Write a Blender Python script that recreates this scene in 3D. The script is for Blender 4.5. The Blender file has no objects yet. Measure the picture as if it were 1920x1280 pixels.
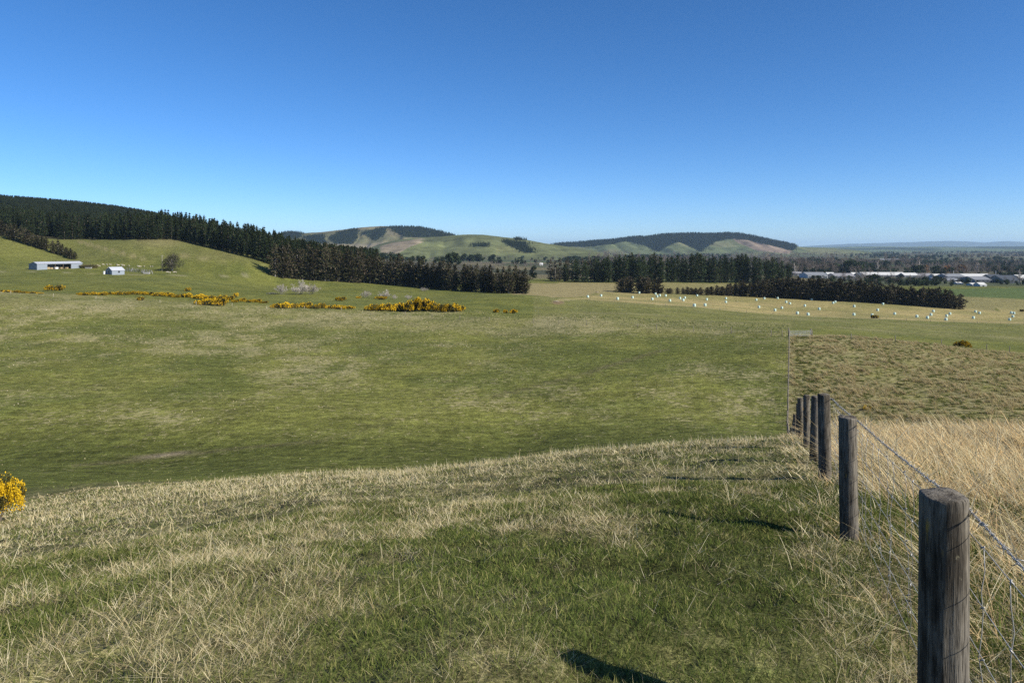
import bpy, bmesh, math, random
import numpy as np
from mathutils import Vector, Matrix, Euler

# ------------------------------------------------------------------ camera, sky, sun, exposure
F, CX, HY = 1340.0, 960.0, 462.0            # focal length, centre column and eye-level row in 1920x1280 photo pixels
scene = bpy.context.scene
COL = scene.collection

cam_data = bpy.data.cameras.new('camera')
cam = bpy.data.objects.new('camera', cam_data); COL.objects.link(cam)
cam.location = (0, 0, 0); cam.rotation_euler = (math.radians(90), 0, 0)
cam_data.sensor_width = 36.0; cam_data.lens = F / 1920 * 36.0
cam_data.shift_y = -(640 - HY) / 1920.0
cam_data.clip_start = 0.05; cam_data.clip_end = 80000
scene.camera = cam

SUN_DIR = Vector((1.27, -0.72, 1.0)).normalized()      # towards the sun
SUN_EL = math.asin(SUN_DIR.z); SUN_AZ = math.atan2(SUN_DIR.x, SUN_DIR.y)
world = bpy.data.worlds.new('World'); scene.world = world; world.use_nodes = True
wn = world.node_tree.nodes; wl = world.node_tree.links
bg = wn['Background']; bg.inputs['Strength'].default_value = 0.108
sky = wn.new('ShaderNodeTexSky'); sky.sky_type = 'NISHITA'; sky.sun_disc = False
sky.sun_elevation = SUN_EL; sky.sun_rotation = SUN_AZ
sky.altitude = 0; sky.air_density = 0.6; sky.dust_density = 0.3; sky.ozone_density = 6.0
hs = wn.new('ShaderNodeHueSaturation'); hs.inputs['Saturation'].default_value = 1.15
wl.new(sky.outputs[0], hs.inputs['Color']); wl.new(hs.outputs[0], bg.inputs['Color'])

sun_data = bpy.data.lights.new('sun', 'SUN'); sun_data.energy = 5.0; sun_data.angle = math.radians(0.53)
sun_data.color = (1.0, 0.93, 0.80)
sun = bpy.data.objects.new('sun', sun_data); COL.objects.link(sun)
sun.rotation_euler = SUN_DIR.to_track_quat('Z', 'Y').to_euler()
sun.location = (20, -20, 30)

vs = scene.view_settings
vs.view_transform = 'Standard'; vs.look = 'None'; vs.gamma = 1.0; vs.use_curve_mapping = False
vs.exposure = 0.58
scene.render.engine = 'CYCLES'
cy = scene.cycles
cy.max_bounces = 6; cy.diffuse_bounces = 2; cy.glossy_bounces = 2; cy.transmission_bounces = 3
cy.volume_bounces = 1; cy.transparent_max_bounces = 6; cy.caustics_reflective = False; cy.caustics_refractive = False
cy.use_denoising = False

# ------------------------------------------------------------------ small helpers
rng = np.random.default_rng(7)
R = random.Random(11)

def tag(o, label=None, cat=None, group=None, kind=None):
    if label: o['label'] = label
    if cat: o['category'] = cat
    if group: o['group'] = group
    if kind: o['kind'] = kind
    return o

def empty(name, loc=(0, 0, 0), rz=0.0):
    o = bpy.data.objects.new(name, None); COL.objects.link(o)
    o.location = loc; o.rotation_euler = (0, 0, rz); o.empty_display_size = 0.2
    return o

def obj(name, mesh, parent=None, loc=(0, 0, 0), rot=(0, 0, 0), scale=(1, 1, 1), link=True):
    o = bpy.data.objects.new(name, mesh)
    if link: COL.objects.link(o)
    if parent: o.parent = parent
    o.location = loc; o.rotation_euler = rot; o.scale = scale
    return o

def copy_tree(o, parent=None):
    c = o.copy(); COL.objects.link(c); c.parent = parent
    for ch in o.children: copy_tree(ch, c)
    return c

def mesh_np(name, V, faces, mat=None, col=None, smooth=False):
    """faces: list of (k,n) int arrays with n verts per face each"""
    me = bpy.data.meshes.new(name)
    V = np.asarray(V, dtype=np.float32)
    me.vertices.add(len(V)); me.vertices.foreach_set('co', V.ravel())
    faces = [np.asarray(f, dtype=np.int32) for f in faces if len(f)]
    nl = sum(f.size for f in faces); nf = sum(len(f) for f in faces)
    me.loops.add(nl); me.polygons.add(nf)
    me.loops.foreach_set('vertex_index', np.concatenate([f.ravel() for f in faces]))
    tot = np.concatenate([np.full(len(f), f.shape[1], np.int32) for f in faces])
    st = np.concatenate([[0], np.cumsum(tot)[:-1]]).astype(np.int32)
    me.polygons.foreach_set('loop_start', st)
    me.update(calc_edges=True)
    if smooth: me.polygons.foreach_set('use_smooth', np.ones(nf, bool))
    if col is not None:
        a = me.color_attributes.new('Col', 'FLOAT_COLOR', 'POINT')
        c = np.ones((len(V), 4), np.float32); c[:, :3] = col
        a.data.foreach_set('color', c.ravel())
    if mat: me.materials.append(mat)
    me.validate(); me.update()
    return me

class MB:
    """collects verts and faces of one part"""
    def __init__(s): s.v = []; s.f = []
    def add(s, vs, fs):
        n = len(s.v); s.v += [tuple(v) for v in vs]; s.f += [tuple(i + n for i in f) for f in fs]
    def box(s, x0, x1, y0, y1, z0, z1):
        s.add([(x0,y0,z0),(x1,y0,z0),(x1,y1,z0),(x0,y1,z0),(x0,y0,z1),(x1,y0,z1),(x1,y1,z1),(x0,y1,z1)],
              [(0,3,2,1),(4,5,6,7),(0,1,5,4),(1,2,6,5),(2,3,7,6),(3,0,4,7)])
    def bar(s, a, b, r0, r1=None, n=6):
        a = Vector(a); b = Vector(b); r1 = r0 if r1 is None else r1
        d = (b - a).normalized(); u = d.orthogonal().normalized(); w = d.cross(u)
        vs = []
        for p, r in ((a, r0), (b, r1)):
            for i in range(n):
                t = 2 * math.pi * i / n; vs.append(p + u * (r * math.cos(t)) + w * (r * math.sin(t)))
        fs = [(i, (i + 1) % n, n + (i + 1) % n, n + i) for i in range(n)] + [tuple(range(n))[::-1], tuple(range(n, 2 * n))]
        s.add(vs, fs)
    def tube(s, pts, r, n=5):
        pts = [Vector(p) for p in pts]; rings = []
        u = None
        for i, p in enumerate(pts):
            d = (pts[min(i + 1, len(pts) - 1)] - pts[max(i - 1, 0)]).normalized()
            u = d.orthogonal().normalized() if u is None else (u - d * u.dot(d)).normalized()
            w = d.cross(u); rr = r[i] if isinstance(r, (list, tuple)) else r
            rings.append([p + u * (rr * math.cos(2 * math.pi * k / n)) + w * (rr * math.sin(2 * math.pi * k / n)) for k in range(n)])
        vs = [v for ring in rings for v in ring]
        fs = [(i * n + k, i * n + (k + 1) % n, (i + 1) * n + (k + 1) % n, (i + 1) * n + k) for i in range(len(pts) - 1) for k in range(n)]
        fs += [tuple(range(n))[::-1], tuple(range(len(vs) - n, len(vs)))]
        s.add(vs, fs)
    def mesh(s, name, mat, smooth=False):
        me = bpy.data.meshes.new(name); me.from_pydata(s.v, [], s.f)
        if mat: me.materials.append(mat)
        if smooth:
            for p in me.polygons: p.use_smooth = True
        me.update(); return me
    def build(s, name, mat, parent=None, smooth=False, **k): return obj(name, s.mesh(name, mat, smooth), parent, **k)

def hash2(ix, iy, seed):
    h = (ix.astype(np.int64) * 374761393 + iy.astype(np.int64) * 668265263 + seed * 982451653) & 0x7fffffff
    h = ((h ^ (h >> 13)) * 1274126177) & 0x7fffffff
    h = ((h ^ (h >> 16)) * 668265263) & 0x7fffffff
    return (h & 0xffff) / 65535.0
def vnoise(x, y, seed=0):
    x = np.asarray(x, float); y = np.asarray(y, float)
    ix = np.floor(x); iy = np.floor(y); fx = x - ix; fy = y - iy
    fx = fx * fx * fx * (fx * (fx * 6 - 15) + 10); fy = fy * fy * fy * (fy * (fy * 6 - 15) + 10)
    ix = ix.astype(np.int64); iy = iy.astype(np.int64)
    a = hash2(ix, iy, seed); b = hash2(ix + 1, iy, seed); c = hash2(ix, iy + 1, seed); d = hash2(ix + 1, iy + 1, seed)
    return (a * (1 - fx) + b * fx) * (1 - fy) + (c * (1 - fx) + d * fx) * fy
def fbm(x, y, seed=0, o=4):
    s = 0; a = 0.5; t = 0
    for i in range(o):
        s = s + a * vnoise(x * 2 ** i + 13.7 * i, y * 2 ** i - 7.3 * i, seed + i); t += a; a *= 0.5
    return s / t
def sstep(a, b, x):
    t = np.clip((x - a) / (b - a), 0, 1); return t * t * (3 - 2 * t)
def inpoly(px, py, poly):
    px = np.asarray(px, float); py = np.asarray(py, float); r = np.zeros(px.shape, bool); n = len(poly)
    for i in range(n):
        x0, y0 = poly[i]; x1, y1 = poly[(i + 1) % n]
        c = ((y0 > py) != (y1 > py)) & (px < (x1 - x0) * (py - y0) / ((y1 - y0) or 1e-9) + x0)
        r ^= c
    return r

# ------------------------------------------------------------------ materials
def new_mat(name):
    m = bpy.data.materials.new(name); m.use_nodes = True
    nt = m.node_tree; nt.nodes.clear()
    out = nt.nodes.new('ShaderNodeOutputMaterial')
    return m, nt, out
def N(nt, t, **k):
    n = nt.nodes.new(t)
    for a, b in k.items(): setattr(n, a, b)
    return n
def principled(nt, out, rough=0.8, spec=0.2):
    p = N(nt, 'ShaderNodeBsdfPrincipled'); p.inputs['Roughness'].default_value = rough
    p.inputs['Specular IOR Level'].default_value = spec
    nt.links.new(p.outputs[0], out.inputs['Surface']); return p
def noise(nt, scale, detail=4, rough=0.55, vec=None):
    n = N(nt, 'ShaderNodeTexNoise'); n.inputs['Scale'].default_value = scale
    n.inputs['Detail'].default_value = detail; n.inputs['Roughness'].default_value = rough
    if vec: nt.links.new(vec, n.inputs['Vector'])
    return n
def ramp(nt, fac, stops):
    r = N(nt, 'ShaderNodeValToRGB'); e = r.color_ramp.elements
    while len(e) > 1: e.remove(e[0])
    e[0].position = stops[0][0]; e[0].color = (*stops[0][1], 1)
    for p, c in stops[1:]:
        q = e.new(p); q.color = (*c, 1)
    nt.links.new(fac, r.inputs[0]); return r
def mixc(nt, fac, a, b, mode='MIX'):
    m = N(nt, 'ShaderNodeMix', data_type='RGBA', blend_type=mode)
    for s, v in ((m.inputs[0], fac), (m.inputs[6], a), (m.inputs[7], b)):
        if hasattr(v, 'links'): nt.links.new(v, s)
        elif isinstance(v, (int, float)): s.default_value = v
        else: s.default_value = (*v, 1)
    return m.outputs[2]
def maprange(nt, v, a, b, c, d):
    m = N(nt, 'ShaderNodeMapRange'); nt.links.new(v, m.inputs[0])
    for i, x in enumerate((a, b, c, d)): m.inputs[i + 1].default_value = x
    return m.outputs[0]
def simple_mat(name, c, rough=0.7, spec=0.3, var=0.15, scale=3.0, metal=0.0, bump=0.0):
    m, nt, out = new_mat(name); p = principled(nt, out, rough, spec); p.inputs['Metallic'].default_value = metal
    tc = N(nt, 'ShaderNodeTexCoord'); n = noise(nt, scale, 5, 0.6, tc.outputs['Object'])
    f = maprange(nt, n.outputs[0], 0.25, 0.75, 1 - var, 1 + var)
    nt.links.new(mixc(nt, 1.0, c, f, 'MULTIPLY'), p.inputs['Base Color'])
    if bump:
        b = N(nt, 'ShaderNodeBump'); b.inputs['Strength'].default_value = bump; b.inputs['Distance'].default_value = 0.02
        nt.links.new(n.outputs[0], b.inputs['Height']); nt.links.new(b.outputs[0], p.inputs['Normal'])
    return m
def leaf_mat(name, trans=0.25, var=0.35, gain=1.0):
    """colour comes from the mesh's own blade / leaf colours, varied a little per plant"""
    m, nt, out = new_mat(name)
    a = N(nt, 'ShaderNodeVertexColor', layer_name='Col'); oi = N(nt, 'ShaderNodeObjectInfo')
    f = maprange(nt, oi.outputs['Random'], 0, 1, gain * (1 - var), gain * (1 + var))
    c = mixc(nt, 1.0, a.outputs[0], f, 'MULTIPLY')
    d = N(nt, 'ShaderNodeBsdfDiffuse'); t = N(nt, 'ShaderNodeBsdfTranslucent'); mx = N(nt, 'ShaderNodeMixShader')
    mx.inputs[0].default_value = trans
    nt.links.new(c, d.inputs[0]); nt.links.new(c, t.inputs[0])
    nt.links.new(d.outputs[0], mx.inputs[1]); nt.links.new(t.outputs[0], mx.inputs[2]); nt.links.new(mx.outputs[0], out.inputs[0])
    return m

# ------------------------------------------------------------------ lie of the land
def W(px, py, Y): return ((px - CX) / F * Y, Y, (HY - py) / F * Y)
# control points: (column, row, metres ahead)
CP = [
 # where the photographer stands, and the convex brow in front
 (960,1282,2.75),(300,1290,2.8),(1500,1270,3.1),(-150,1300,2.9),(2100,1330,3.0),(1766,1511,2.4),(1060,1228,3.12),
 (1250,965,6.3),(900,1000,5.9),(500,1025,6.0),(0,1085,6.2),(-300,1130,6.2),
 (1594,1015,5.52),(1547,905,8.44),(1527,866,10.95),(1513,839,13.85),(1503,826,17.1),(1496,822,20.1),(1491,832,23.7),(1488,840,26.2),
 (1000,905,10.5),(1000,868,15),(1000,857,20),(1000,866,25),
 (1250,868,12),(1250,838,18),(1250,834,22),
 (560,935,11),(560,902,17),(560,890,22),(560,893,27),
 (200,985,11.5),(200,948,17),(200,925,23),(200,905,30),
 (0,1020,11.5),(0,980,17.5),(0,945,24),(0,918,33),(-350,1000,20),(-350,930,34),
 (1900,1010,6.5),(1900,880,12),(1900,828,18),(1900,830,24),(2300,1010,7),(2300,850,16),(2300,840,24),
 # floor of the gully, then the wide slope beyond it
 (1476,830,50),(1476,805,60),(1478,720,80),(1479,660,100),(1480,631,120),
 (960,870,45),(960,842,58),(960,740,80),(960,660,115),(960,625,150),
 (300,895,44),(300,880,50),(300,800,65),(300,700,95),(300,620,140),
 (-100,900,44),(-100,860,56),(-100,780,68),(-100,680,98),(-100,600,145),
 (650,870,48),(650,800,64),(650,690,100),(650,630,140),
 (1250,840,50),(1250,800,62),(1250,700,90),(1250,640,125),
 (1900,835,46),(1900,790,56),(1900,725,75),(1900,675,105),(1900,661,122),
 (1700,640,120),(1700,720,78),(2250,830,50),(2250,740,75),(2250,680,115),
 # its crest
 (0,551,185),(200,563,188),(480,579,190),(640,583,192),(900,594,180),(1100,604,160),(1300,612,155),(1500,618,150),(1700,633,145),(1900,650,145),(2250,660,150),(-350,535,190),
 # land behind the crest
 (0,546,230),(300,548,240),(600,560,240),(800,572,235),(960,578,230),(1100,585,225),(1300,596,220),(1500,603,215),(1700,612,215),(1900,622,215),(2250,630,220),
 (0,520,310),(300,524,310),(600,545,300),(800,560,300),(985,552,310),
 (1200,570,285),(1350,580,285),(1500,593,282),(1700,600,282),(1920,607,282),(2250,615,285),
 (1466,586,330),(1800,598,330),(1900,601,330),(1200,562,350),(1050,556,350),(2250,608,330),
 (1160,549,430),(1350,556,425),(1500,562,420),(1650,570,400),(1800,580,385),(1900,582,385),(2250,586,390),
 (985,550,375),(850,545,385),(700,532,425),(600,527,412),(515,520,400),
 # the farm and the grassy knoll
 (105,504,370),(215,514,348),(300,507,375),(420,512,380),(0,506,360),(-300,500,360),
 (0,445,470),(60,463,450),(130,486,430),(-300,420,480),
 (175,490,415),(160,452,490),(270,446,480),(330,450,478),(250,470,440),(330,480,425),(400,465,455),(400,490,410),(500,491,430),(480,505,402),
 # wooded ground behind
 (0,432,560),(160,446,570),(330,450,560),(500,487,540),(600,503,520),(700,515,500),(-300,400,600),
 (0,398,850),(200,412,850),(350,440,850),(520,476,850),(700,492,800),
 (0,380,1250),(100,387,1250),(200,396,1250),(300,412,1250),(400,437,1250),(520,472,1250),(650,482,1200),(-300,350,1250),
 (0,440,2200),(300,450,2200),(520,470,2200),(-300,430,2200),
 # the plain
 (850,525,560),(1000,529,530),(1200,528,545),(1500,535,560),(1700,540,560),(1900,545,520),(1900,556,460),(2250,560,470),
 (960,510,800),(1500,524,720),(1750,528,720),(1900,529,720),(2250,530,720),
 (960,490,1600),(1500,500,1400),(1900,503,1400),(2250,503,1400),(600,487,1700),
 (960,478,3200),(1500,482,3000),(1900,482,3000),(2250,482,3000),(500,476,3000),(0,470,4000),(-350,470,4000),
 (0,468,8000),(960,470,8000),(1900,470,8000),(2300,470,8000),(0,466,24000),(960,466,24000),(1900,466,24000),(2300,466,24000),
]
AK = 2.2
def _uv(X, Y):
    az = np.arctan2(X, Y); lim = math.radians(46)
    a = np.abs(az); az = np.where(a > lim, np.sign(az) * lim * (math.pi - a) / (math.pi - lim), az)
    return az * AK, np.log(np.hypot(X, Y) + 0.8)
_cp = np.array([W(*c) for c in CP] + [(0, 0, -1.66), (0.8, 0.3, -1.66), (-1.5, 0, -1.68)])
_cu, _cv = _uv(_cp[:, 0], _cp[:, 1])
def _phi(d2): return -np.sqrt(d2 + 0.012)
_d2 = (_cu[:, None] - _cu[None]) ** 2 + (_cv[:, None] - _cv[None]) ** 2
_n = len(_cp); _A = np.zeros((_n + 1, _n + 1)); _A[:_n, :_n] = _phi(_d2) + 1e-3 * np.eye(_n); _A[:_n, _n] = 1; _A[_n, :_n] = 1
_w = np.linalg.solve(_A, np.concatenate([_cp[:, 2], [0]]))
def height(X, Y):
    X = np.atleast_1d(np.asarray(X, float)); Y = np.atleast_1d(np.asarray(Y, float)); sh = X.shape
    X = X.ravel(); Y = Y.ravel(); out = np.empty(len(X))
    for i in range(0, len(X), 40000):
        u, v = _uv(X[i:i+40000], Y[i:i+40000])
        d2 = (u[:, None] - _cu[None]) ** 2 + (v[:, None] - _cv[None]) ** 2
        out[i:i+40000] = _phi(d2) @ _w[:_n] + _w[_n]
    r = np.hypot(X, Y)
    # hummocks underfoot, gentle swells further out
    near = sstep(60, 20, r)
    out += near * ((fbm(X * 2.3, Y * 2.3, 3, 3) - 0.5) * 0.105 + (fbm(X * 0.45, Y * 0.45, 5, 2) - 0.5) * 0.14)
    mid = sstep(30, 60, r) * sstep(700, 300, r)
    out += mid * (fbm(X * 0.07, Y * 0.07, 9, 3) - 0.5) * 0.55
    return out.reshape(sh)
def gz(X, Y): return float(height(X, Y)[0])
def hit(px, py, y0=2.0, y1=6000.0, n=900):
    """ground point seen at a photo pixel, first one farther than y0"""
    Ys = np.geomspace(y0, y1, n); X = (px - CX) / F * Ys; zr = (HY - py) / F * Ys
    d = zr - height(X, Ys)
    k = np.where((d[:-1] > 0) & (d[1:] <= 0))[0]
    if len(k) == 0: k = [int(np.argmin(np.abs(d) / Ys))]; t = 0
    else: t = d[k[0]] / (d[k[0]] - d[k[0] + 1])
    Y = Ys[k[0]] + t * (Ys[min(k[0] + 1, n - 1)] - Ys[k[0]]); X = (px - CX) / F * Y
    return Vector((X, Y, gz(X, Y)))
def ground_at(px, Y):
    X = (px - CX) / F * Y; return Vector((X, Y, gz(X, Y)))
def proj(X, Y, Z):
    Y = np.maximum(Y, 0.01); return CX + X / Y * F, HY - Z / Y * F

# fence line beside the photographer, then its run down and up the far slope
def fence_x(Y): return 0.548 + 0.373 * Y
FAR_A = hit(1476.5, 806, 40); FAR_B = hit(1480, 631, 80)
def right_of_fence(X, Y):
    far = FAR_A.x + (Y - FAR_A.y) * (FAR_B.x - FAR_A.x) / (FAR_B.y - FAR_A.y)
    near = fence_x(Y); t = sstep(26, FAR_A.y, Y)
    return X - (near * (1 - t) + far * t)
# ------------------------------------------------------------------ colours of the land (albedo)
GREEN = np.array((0.128, 0.134, 0.033)); DGREEN = np.array((0.094, 0.106, 0.026)); STRAW = np.array((0.34, 0.275, 0.155)); TAN = np.array((0.30, 0.235, 0.12))
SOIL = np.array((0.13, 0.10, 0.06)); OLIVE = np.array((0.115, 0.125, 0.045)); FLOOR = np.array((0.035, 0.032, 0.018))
def seg_d(px, py, pts, xs=1.0):
    d = np.full(np.shape(px), 1e9)
    for (x0, y0), (x1, y1) in zip(pts[:-1], pts[1:]):
        dx, dy = x1 - x0, y1 - y0; t = np.clip(((px - x0) * dx + (py - y0) * dy) / (dx * dx + dy * dy), 0, 1)
        d = np.minimum(d, np.hypot((px - x0 - t * dx) * xs, py - y0 - t * dy))
    return d
# field outlines as corner pixels of the fields, turned into ground coordinates
def ground_poly(pts, y0): return [tuple(hit(x, y, y0)[:2]) for x, y in pts]
HAY = ground_poly([(1030,566),(1120,549),(1165,547),(1400,553),(1600,563),(1795,578),(1830,581),(2200,584),(2300,612),(1920,607),(1700,600),(1500,592.5),(1350,581),(1200,569),(1100,562)], 240)
TANF = ground_poly([(960,531),(1165,530),(1600,533),(1790,557),(1960,562),(2300,565),(2300,585),(1800,579.5),(1600,562),(1165,546.5),(1120,549),(1040,564),(960,552)], 300)
GRN = ground_poly([(1690,545),(1920,539.5),(2300,538),(2300,560),(1920,560),(1810,556),(1700,556)], 420)
TRACK = [tuple(hit(x, y, 42)[:2]) for x, y in [(150,872),(300,856),(450,840),(600,828),(690,803),(800,772),(960,735),(1100,700),(1250,655)]]
SCAR = [tuple(hit(x, y, 42)[:2]) for x, y in [(225,857),(300,853),(375,847)]]
LANE = [tuple(hit(x, y, 300)[:2]) for x, y in [(-50,508),(90,510),(190,514),(290,516),(400,518),(500,520)]]
def straw_mask(X, Y):
    """0..1 share of dry grass in the pasture underfoot and on the slope"""
    r = np.hypot(X, Y); rf = right_of_fence(X, Y)
    m = 0.34 + 1.9 * (fbm(X * 2.4, Y * 2.4, 21, 3) - 0.5) + 0.9 * (fbm(X * 0.8, Y * 0.8, 24, 2) - 0.5) + 0.25 * (fbm(X * 0.22, Y * 0.22, 22, 3) - 0.5)
    brow = np.exp(-((Y - 17.5 - 2.2 * fbm(X * 0.3, Y * 0, 4, 2)) / 4.0) ** 2)
    m = m + 0.65 * brow + 0.14 * np.exp(-((Y - 10) / 3.5) ** 2)
    m = m + 0.13 * sstep(0.15, -0.35, X / np.maximum(Y, 0.5)) + 0.14 * sstep(4.0, 6.5, r) * sstep(0.35, 0.0, X / np.maximum(Y, 0.5)) + 0.10 * sstep(6, 9, r)
    for (qx, qy, rad, a) in PATCH: m = m + (0.8 if a > 0 else 0.35) * a * np.exp(-(((X - qx) ** 2 + (Y - qy) ** 2) / rad ** 2))
    return np.clip(m, 0, 1)
PATCH = []
for (qx, qy, rad, a) in [(480,1090,0.75,0.8),(380,1205,0.45,0.9),(250,1240,0.5,0.5),(560,1110,0.5,0.6),(880,1205,0.25,0.5),(1100,975,0.5,0.7),(330,1010,0.9,0.35),
                         (1300,890,1.0,0.5),(700,1240,0.5,-0.5),(780,1100,0.7,-0.6),(1350,1080,0.9,-0.5),(1150,1100,0.7,-0.35),(1440,930,1.0,-0.35),(100,1130,0.6,0.2),(1350,985,0.5,-0.6),(1480,1005,0.4,-0.6),(1270,975,0.4,-0.4)]:
    g = hit(qx, qy, 2.2); PATCH.append((g.x, g.y, rad, a))

def slope_wear(X, Y, px, py):
    w = (0.22 + 0.55 * sstep(0.34, 0.66, fbm(X * 0.07 + 3, Y * 0.04, 41, 5))) * (0.25 + 0.75 * sstep(0.32, 0.62, fbm(X * 0.32, Y * 0.2, 42, 4)))
    w = w * np.clip(0.12 + sstep(840, 770, py), 0, 1)
    w = w + 0.5 * np.exp(-((py - 745) / 60) ** 2) * np.exp(-((px - 1390) / 120) ** 2) * sstep(0.35, 0.6, fbm(X * 0.5, Y * 0.35, 43, 3))
    w = w * (1 - 0.75 * np.exp(-((py - 660) / 28) ** 2) * sstep(850, 1150, px))
    return np.clip(w, 0, 1)
def land_colour(X, Y, Z):
    px, py = proj(X, Y, Z); n = len(X); r = np.hypot(X, Y); C = np.empty((n, 3))
    ahead = Y > 1
    big = fbm(X * 0.02, Y * 0.02, 31, 4); med = fbm(X * 0.11, Y * 0.11, 32, 4)
    C[:] = GREEN + (DGREEN - GREEN) * sstep(0.4, 0.65, med)[:, None]
    def mix(m, c):
        m = np.clip(m, 0, 1)[:, None]; C[:] = C * (1 - m) + np.asarray(c) * m
    # underfoot: dark thatch between the blades
    nb = sstep(45, 26, r); s = straw_mask(X, Y)
    mix(nb, np.array((0.070, 0.076, 0.026))); mix(nb * s * 0.6, np.array((0.19, 0.165, 0.080)))
    # the wide slope: worn straw-coloured patches, greener along the gully floor
    sl = sstep(45, 62, Y) * sstep(215, 190, Y) * (right_of_fence(X, Y) < 0)
    mix(sl * slope_wear(X, Y, px, py) * 0.10, STRAW * 0.8)
    mix(sstep(40, 50, Y) * sstep(120, 70, Y) * (right_of_fence(X, Y) < 0) * sstep(770, 850, py) * 0.85, DGREEN * 0.82)
    crest = sstep(26, 10, np.abs(py - np.interp(px, [0, 480, 900, 1300, 1500], [552, 585, 603, 622, 632]) - 8)) * sstep(120, 150, Y) * sstep(230, 195, Y)
    mix(crest * (px < 1440) * (0.04 + 0.12 * sstep(0.4, 0.6, fbm(X * 0.06, Y * 0.12, 44, 4))), STRAW * 0.75)
    # rough paddock right of the fence
    rf = (right_of_fence(X, Y) > 0) & (Y > 1) & (Y < FAR_B.y + 4); rp = rf & (Y > 26)
    mix(rp * (0.35 + 0.4 * sstep(0.4, 0.65, fbm(X * 0.22, Y * 0.22, 46, 3))), np.array((0.170, 0.142, 0.062)))
    mix(rf * (Y <= 26) * 0.8, np.array((0.19, 0.155, 0.085)))
    # land behind the crest
    bc = sstep(205, 225, Y) * sstep(600, 560, Y) * (px < 1100)
    mix(bc * sstep(0.5, 0.75, big) * 0.3, OLIVE)
    ko = sstep(400, 425, Y) * sstep(560, 540, Y) * (px < 520)
    mix(ko * (0.2 + 0.5 * sstep(0.42, 0.62, fbm(X * 0.012 + 5, Y * 0.012, 48, 4))), np.array((0.128, 0.122, 0.050)))
    mix(ko * sstep(150, 60, px) * 0.8, GREEN * 1.02)
    mix(0.5 * ko * sstep(3.2, 0.6, seg_d(px, py, [(150,453),(200,468),(260,483),(300,496)])), STRAW * 0.8)
    mix(0.4 * ko * sstep(3.2, 0.6, seg_d(px, py, [(320,476),(360,482),(420,490)])), STRAW * 0.75)
    mix(0.35 * ko * np.exp(-(((px - 300) / 45) ** 2 + ((py - 454) / 9) ** 2)), STRAW * 0.75)
    # green paddock behind the crest on the right-hand side and worn ground there
    gp = sstep(150, 165, Y) * sstep(300, 285, Y) * (px > 1000)
    mix(gp * (0.15 + 0.5 * sstep(0.42, 0.62, fbm(X * 0.03, Y * 0.05, 49, 4))), np.array((0.17, 0.16, 0.07)))
    hay = inpoly(X, Y, HAY) & ahead
    hc = np.array((0.30, 0.235, 0.10))[None] * (0.8 + 0.5 * fbm(X * 0.05, Y * 0.05, 50, 4))[:, None]
    stripes = 0.5 + 0.5 * np.sin((X * 0.35 + Y * 0.94) * 0.55 + 2 * fbm(X * 0.03, Y * 0.03, 51, 2))
    hm = (0.62 + 0.3 * stripes) * (0.45 + 0.55 * sstep(0.36, 0.58, fbm(X * 0.03, Y * 0.06, 52, 4))) * np.clip(1.15 - 0.5 * sstep(350, 420, Y), 0, 1)
    m = (hay * hm)[:, None]; C[:] = C * (1 - m) + hc * m
    tf = inpoly(X, Y, TANF) & ahead & ~hay
    mix(tf * np.where(px < 1160, 0.85, 0.5), np.array((0.225, 0.185, 0.09)))
    gr = inpoly(X, Y, GRN) & ahead & ~tf
    mix(gr * 0.9, np.array((0.075, 0.108, 0.036)))
    # dirt marks
    tr = seg_d(X, Y, TRACK); mix(0.5 * sstep(1.1, 0.3, tr) * (0.3 + 0.9 * sstep(0.35, 0.6, med)), np.array((0.10, 0.085, 0.045)))
    mix(0.9 * sstep(0.7, 0.15, seg_d(X, Y, SCAR)), np.array((0.22, 0.18, 0.12)))
    mix(0.6 * sstep(1.6, 0.5, seg_d(X, Y, LANE)), np.array((0.22, 0.20, 0.12)))
    mix(0.85 * sstep(1.2, 0.6, np.hypot((px - 1046) / 13, (py - 567) / 3.6)) * (Y > 200) * (Y < 330), np.array((0.17, 0.115, 0.07)))
    # forest floor
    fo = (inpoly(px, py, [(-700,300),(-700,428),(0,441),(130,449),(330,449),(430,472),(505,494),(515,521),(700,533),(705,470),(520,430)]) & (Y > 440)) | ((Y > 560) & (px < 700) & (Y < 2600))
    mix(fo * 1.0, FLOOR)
    # patchwork of the plain
    pl = sstep(560, 640, Y) * (px > 690)
    cell = hash2(np.floor((X + 40 * fbm(X * 0.002, Y * 0.002, 60, 2)) / (130 + 0.05 * Y)).astype(np.int64), np.floor((Y + X * 0.3) / (150 + 0.0 * Y)).astype(np.int64), 61)
    pal = np.array([(0.065, 0.075, 0.040), (0.06, 0.085, 0.036), (0.09, 0.08, 0.05), (0.07, 0.065, 0.045), (0.055, 0.06, 0.038), (0.13, 0.115, 0.065)])
    pc = pal[(cell * 5.99).astype(int)]
    m = pl[:, None]; C[:] = C * (1 - m) + pc * m
    far = sstep(3500, 9000, r); mix(far * 0.7, np.array((0.075, 0.09, 0.05)))
    dry = np.clip(0.18 + sl * slope_wear(X, Y, px, py) * 0.95 + crest * (px < 1440) * 0.28 + rp * 0.6 + gp * 0.25 + ko * 0.15 + hay * 0.5 + tf * 0.4, 0, 1)
    return C, dry

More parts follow.
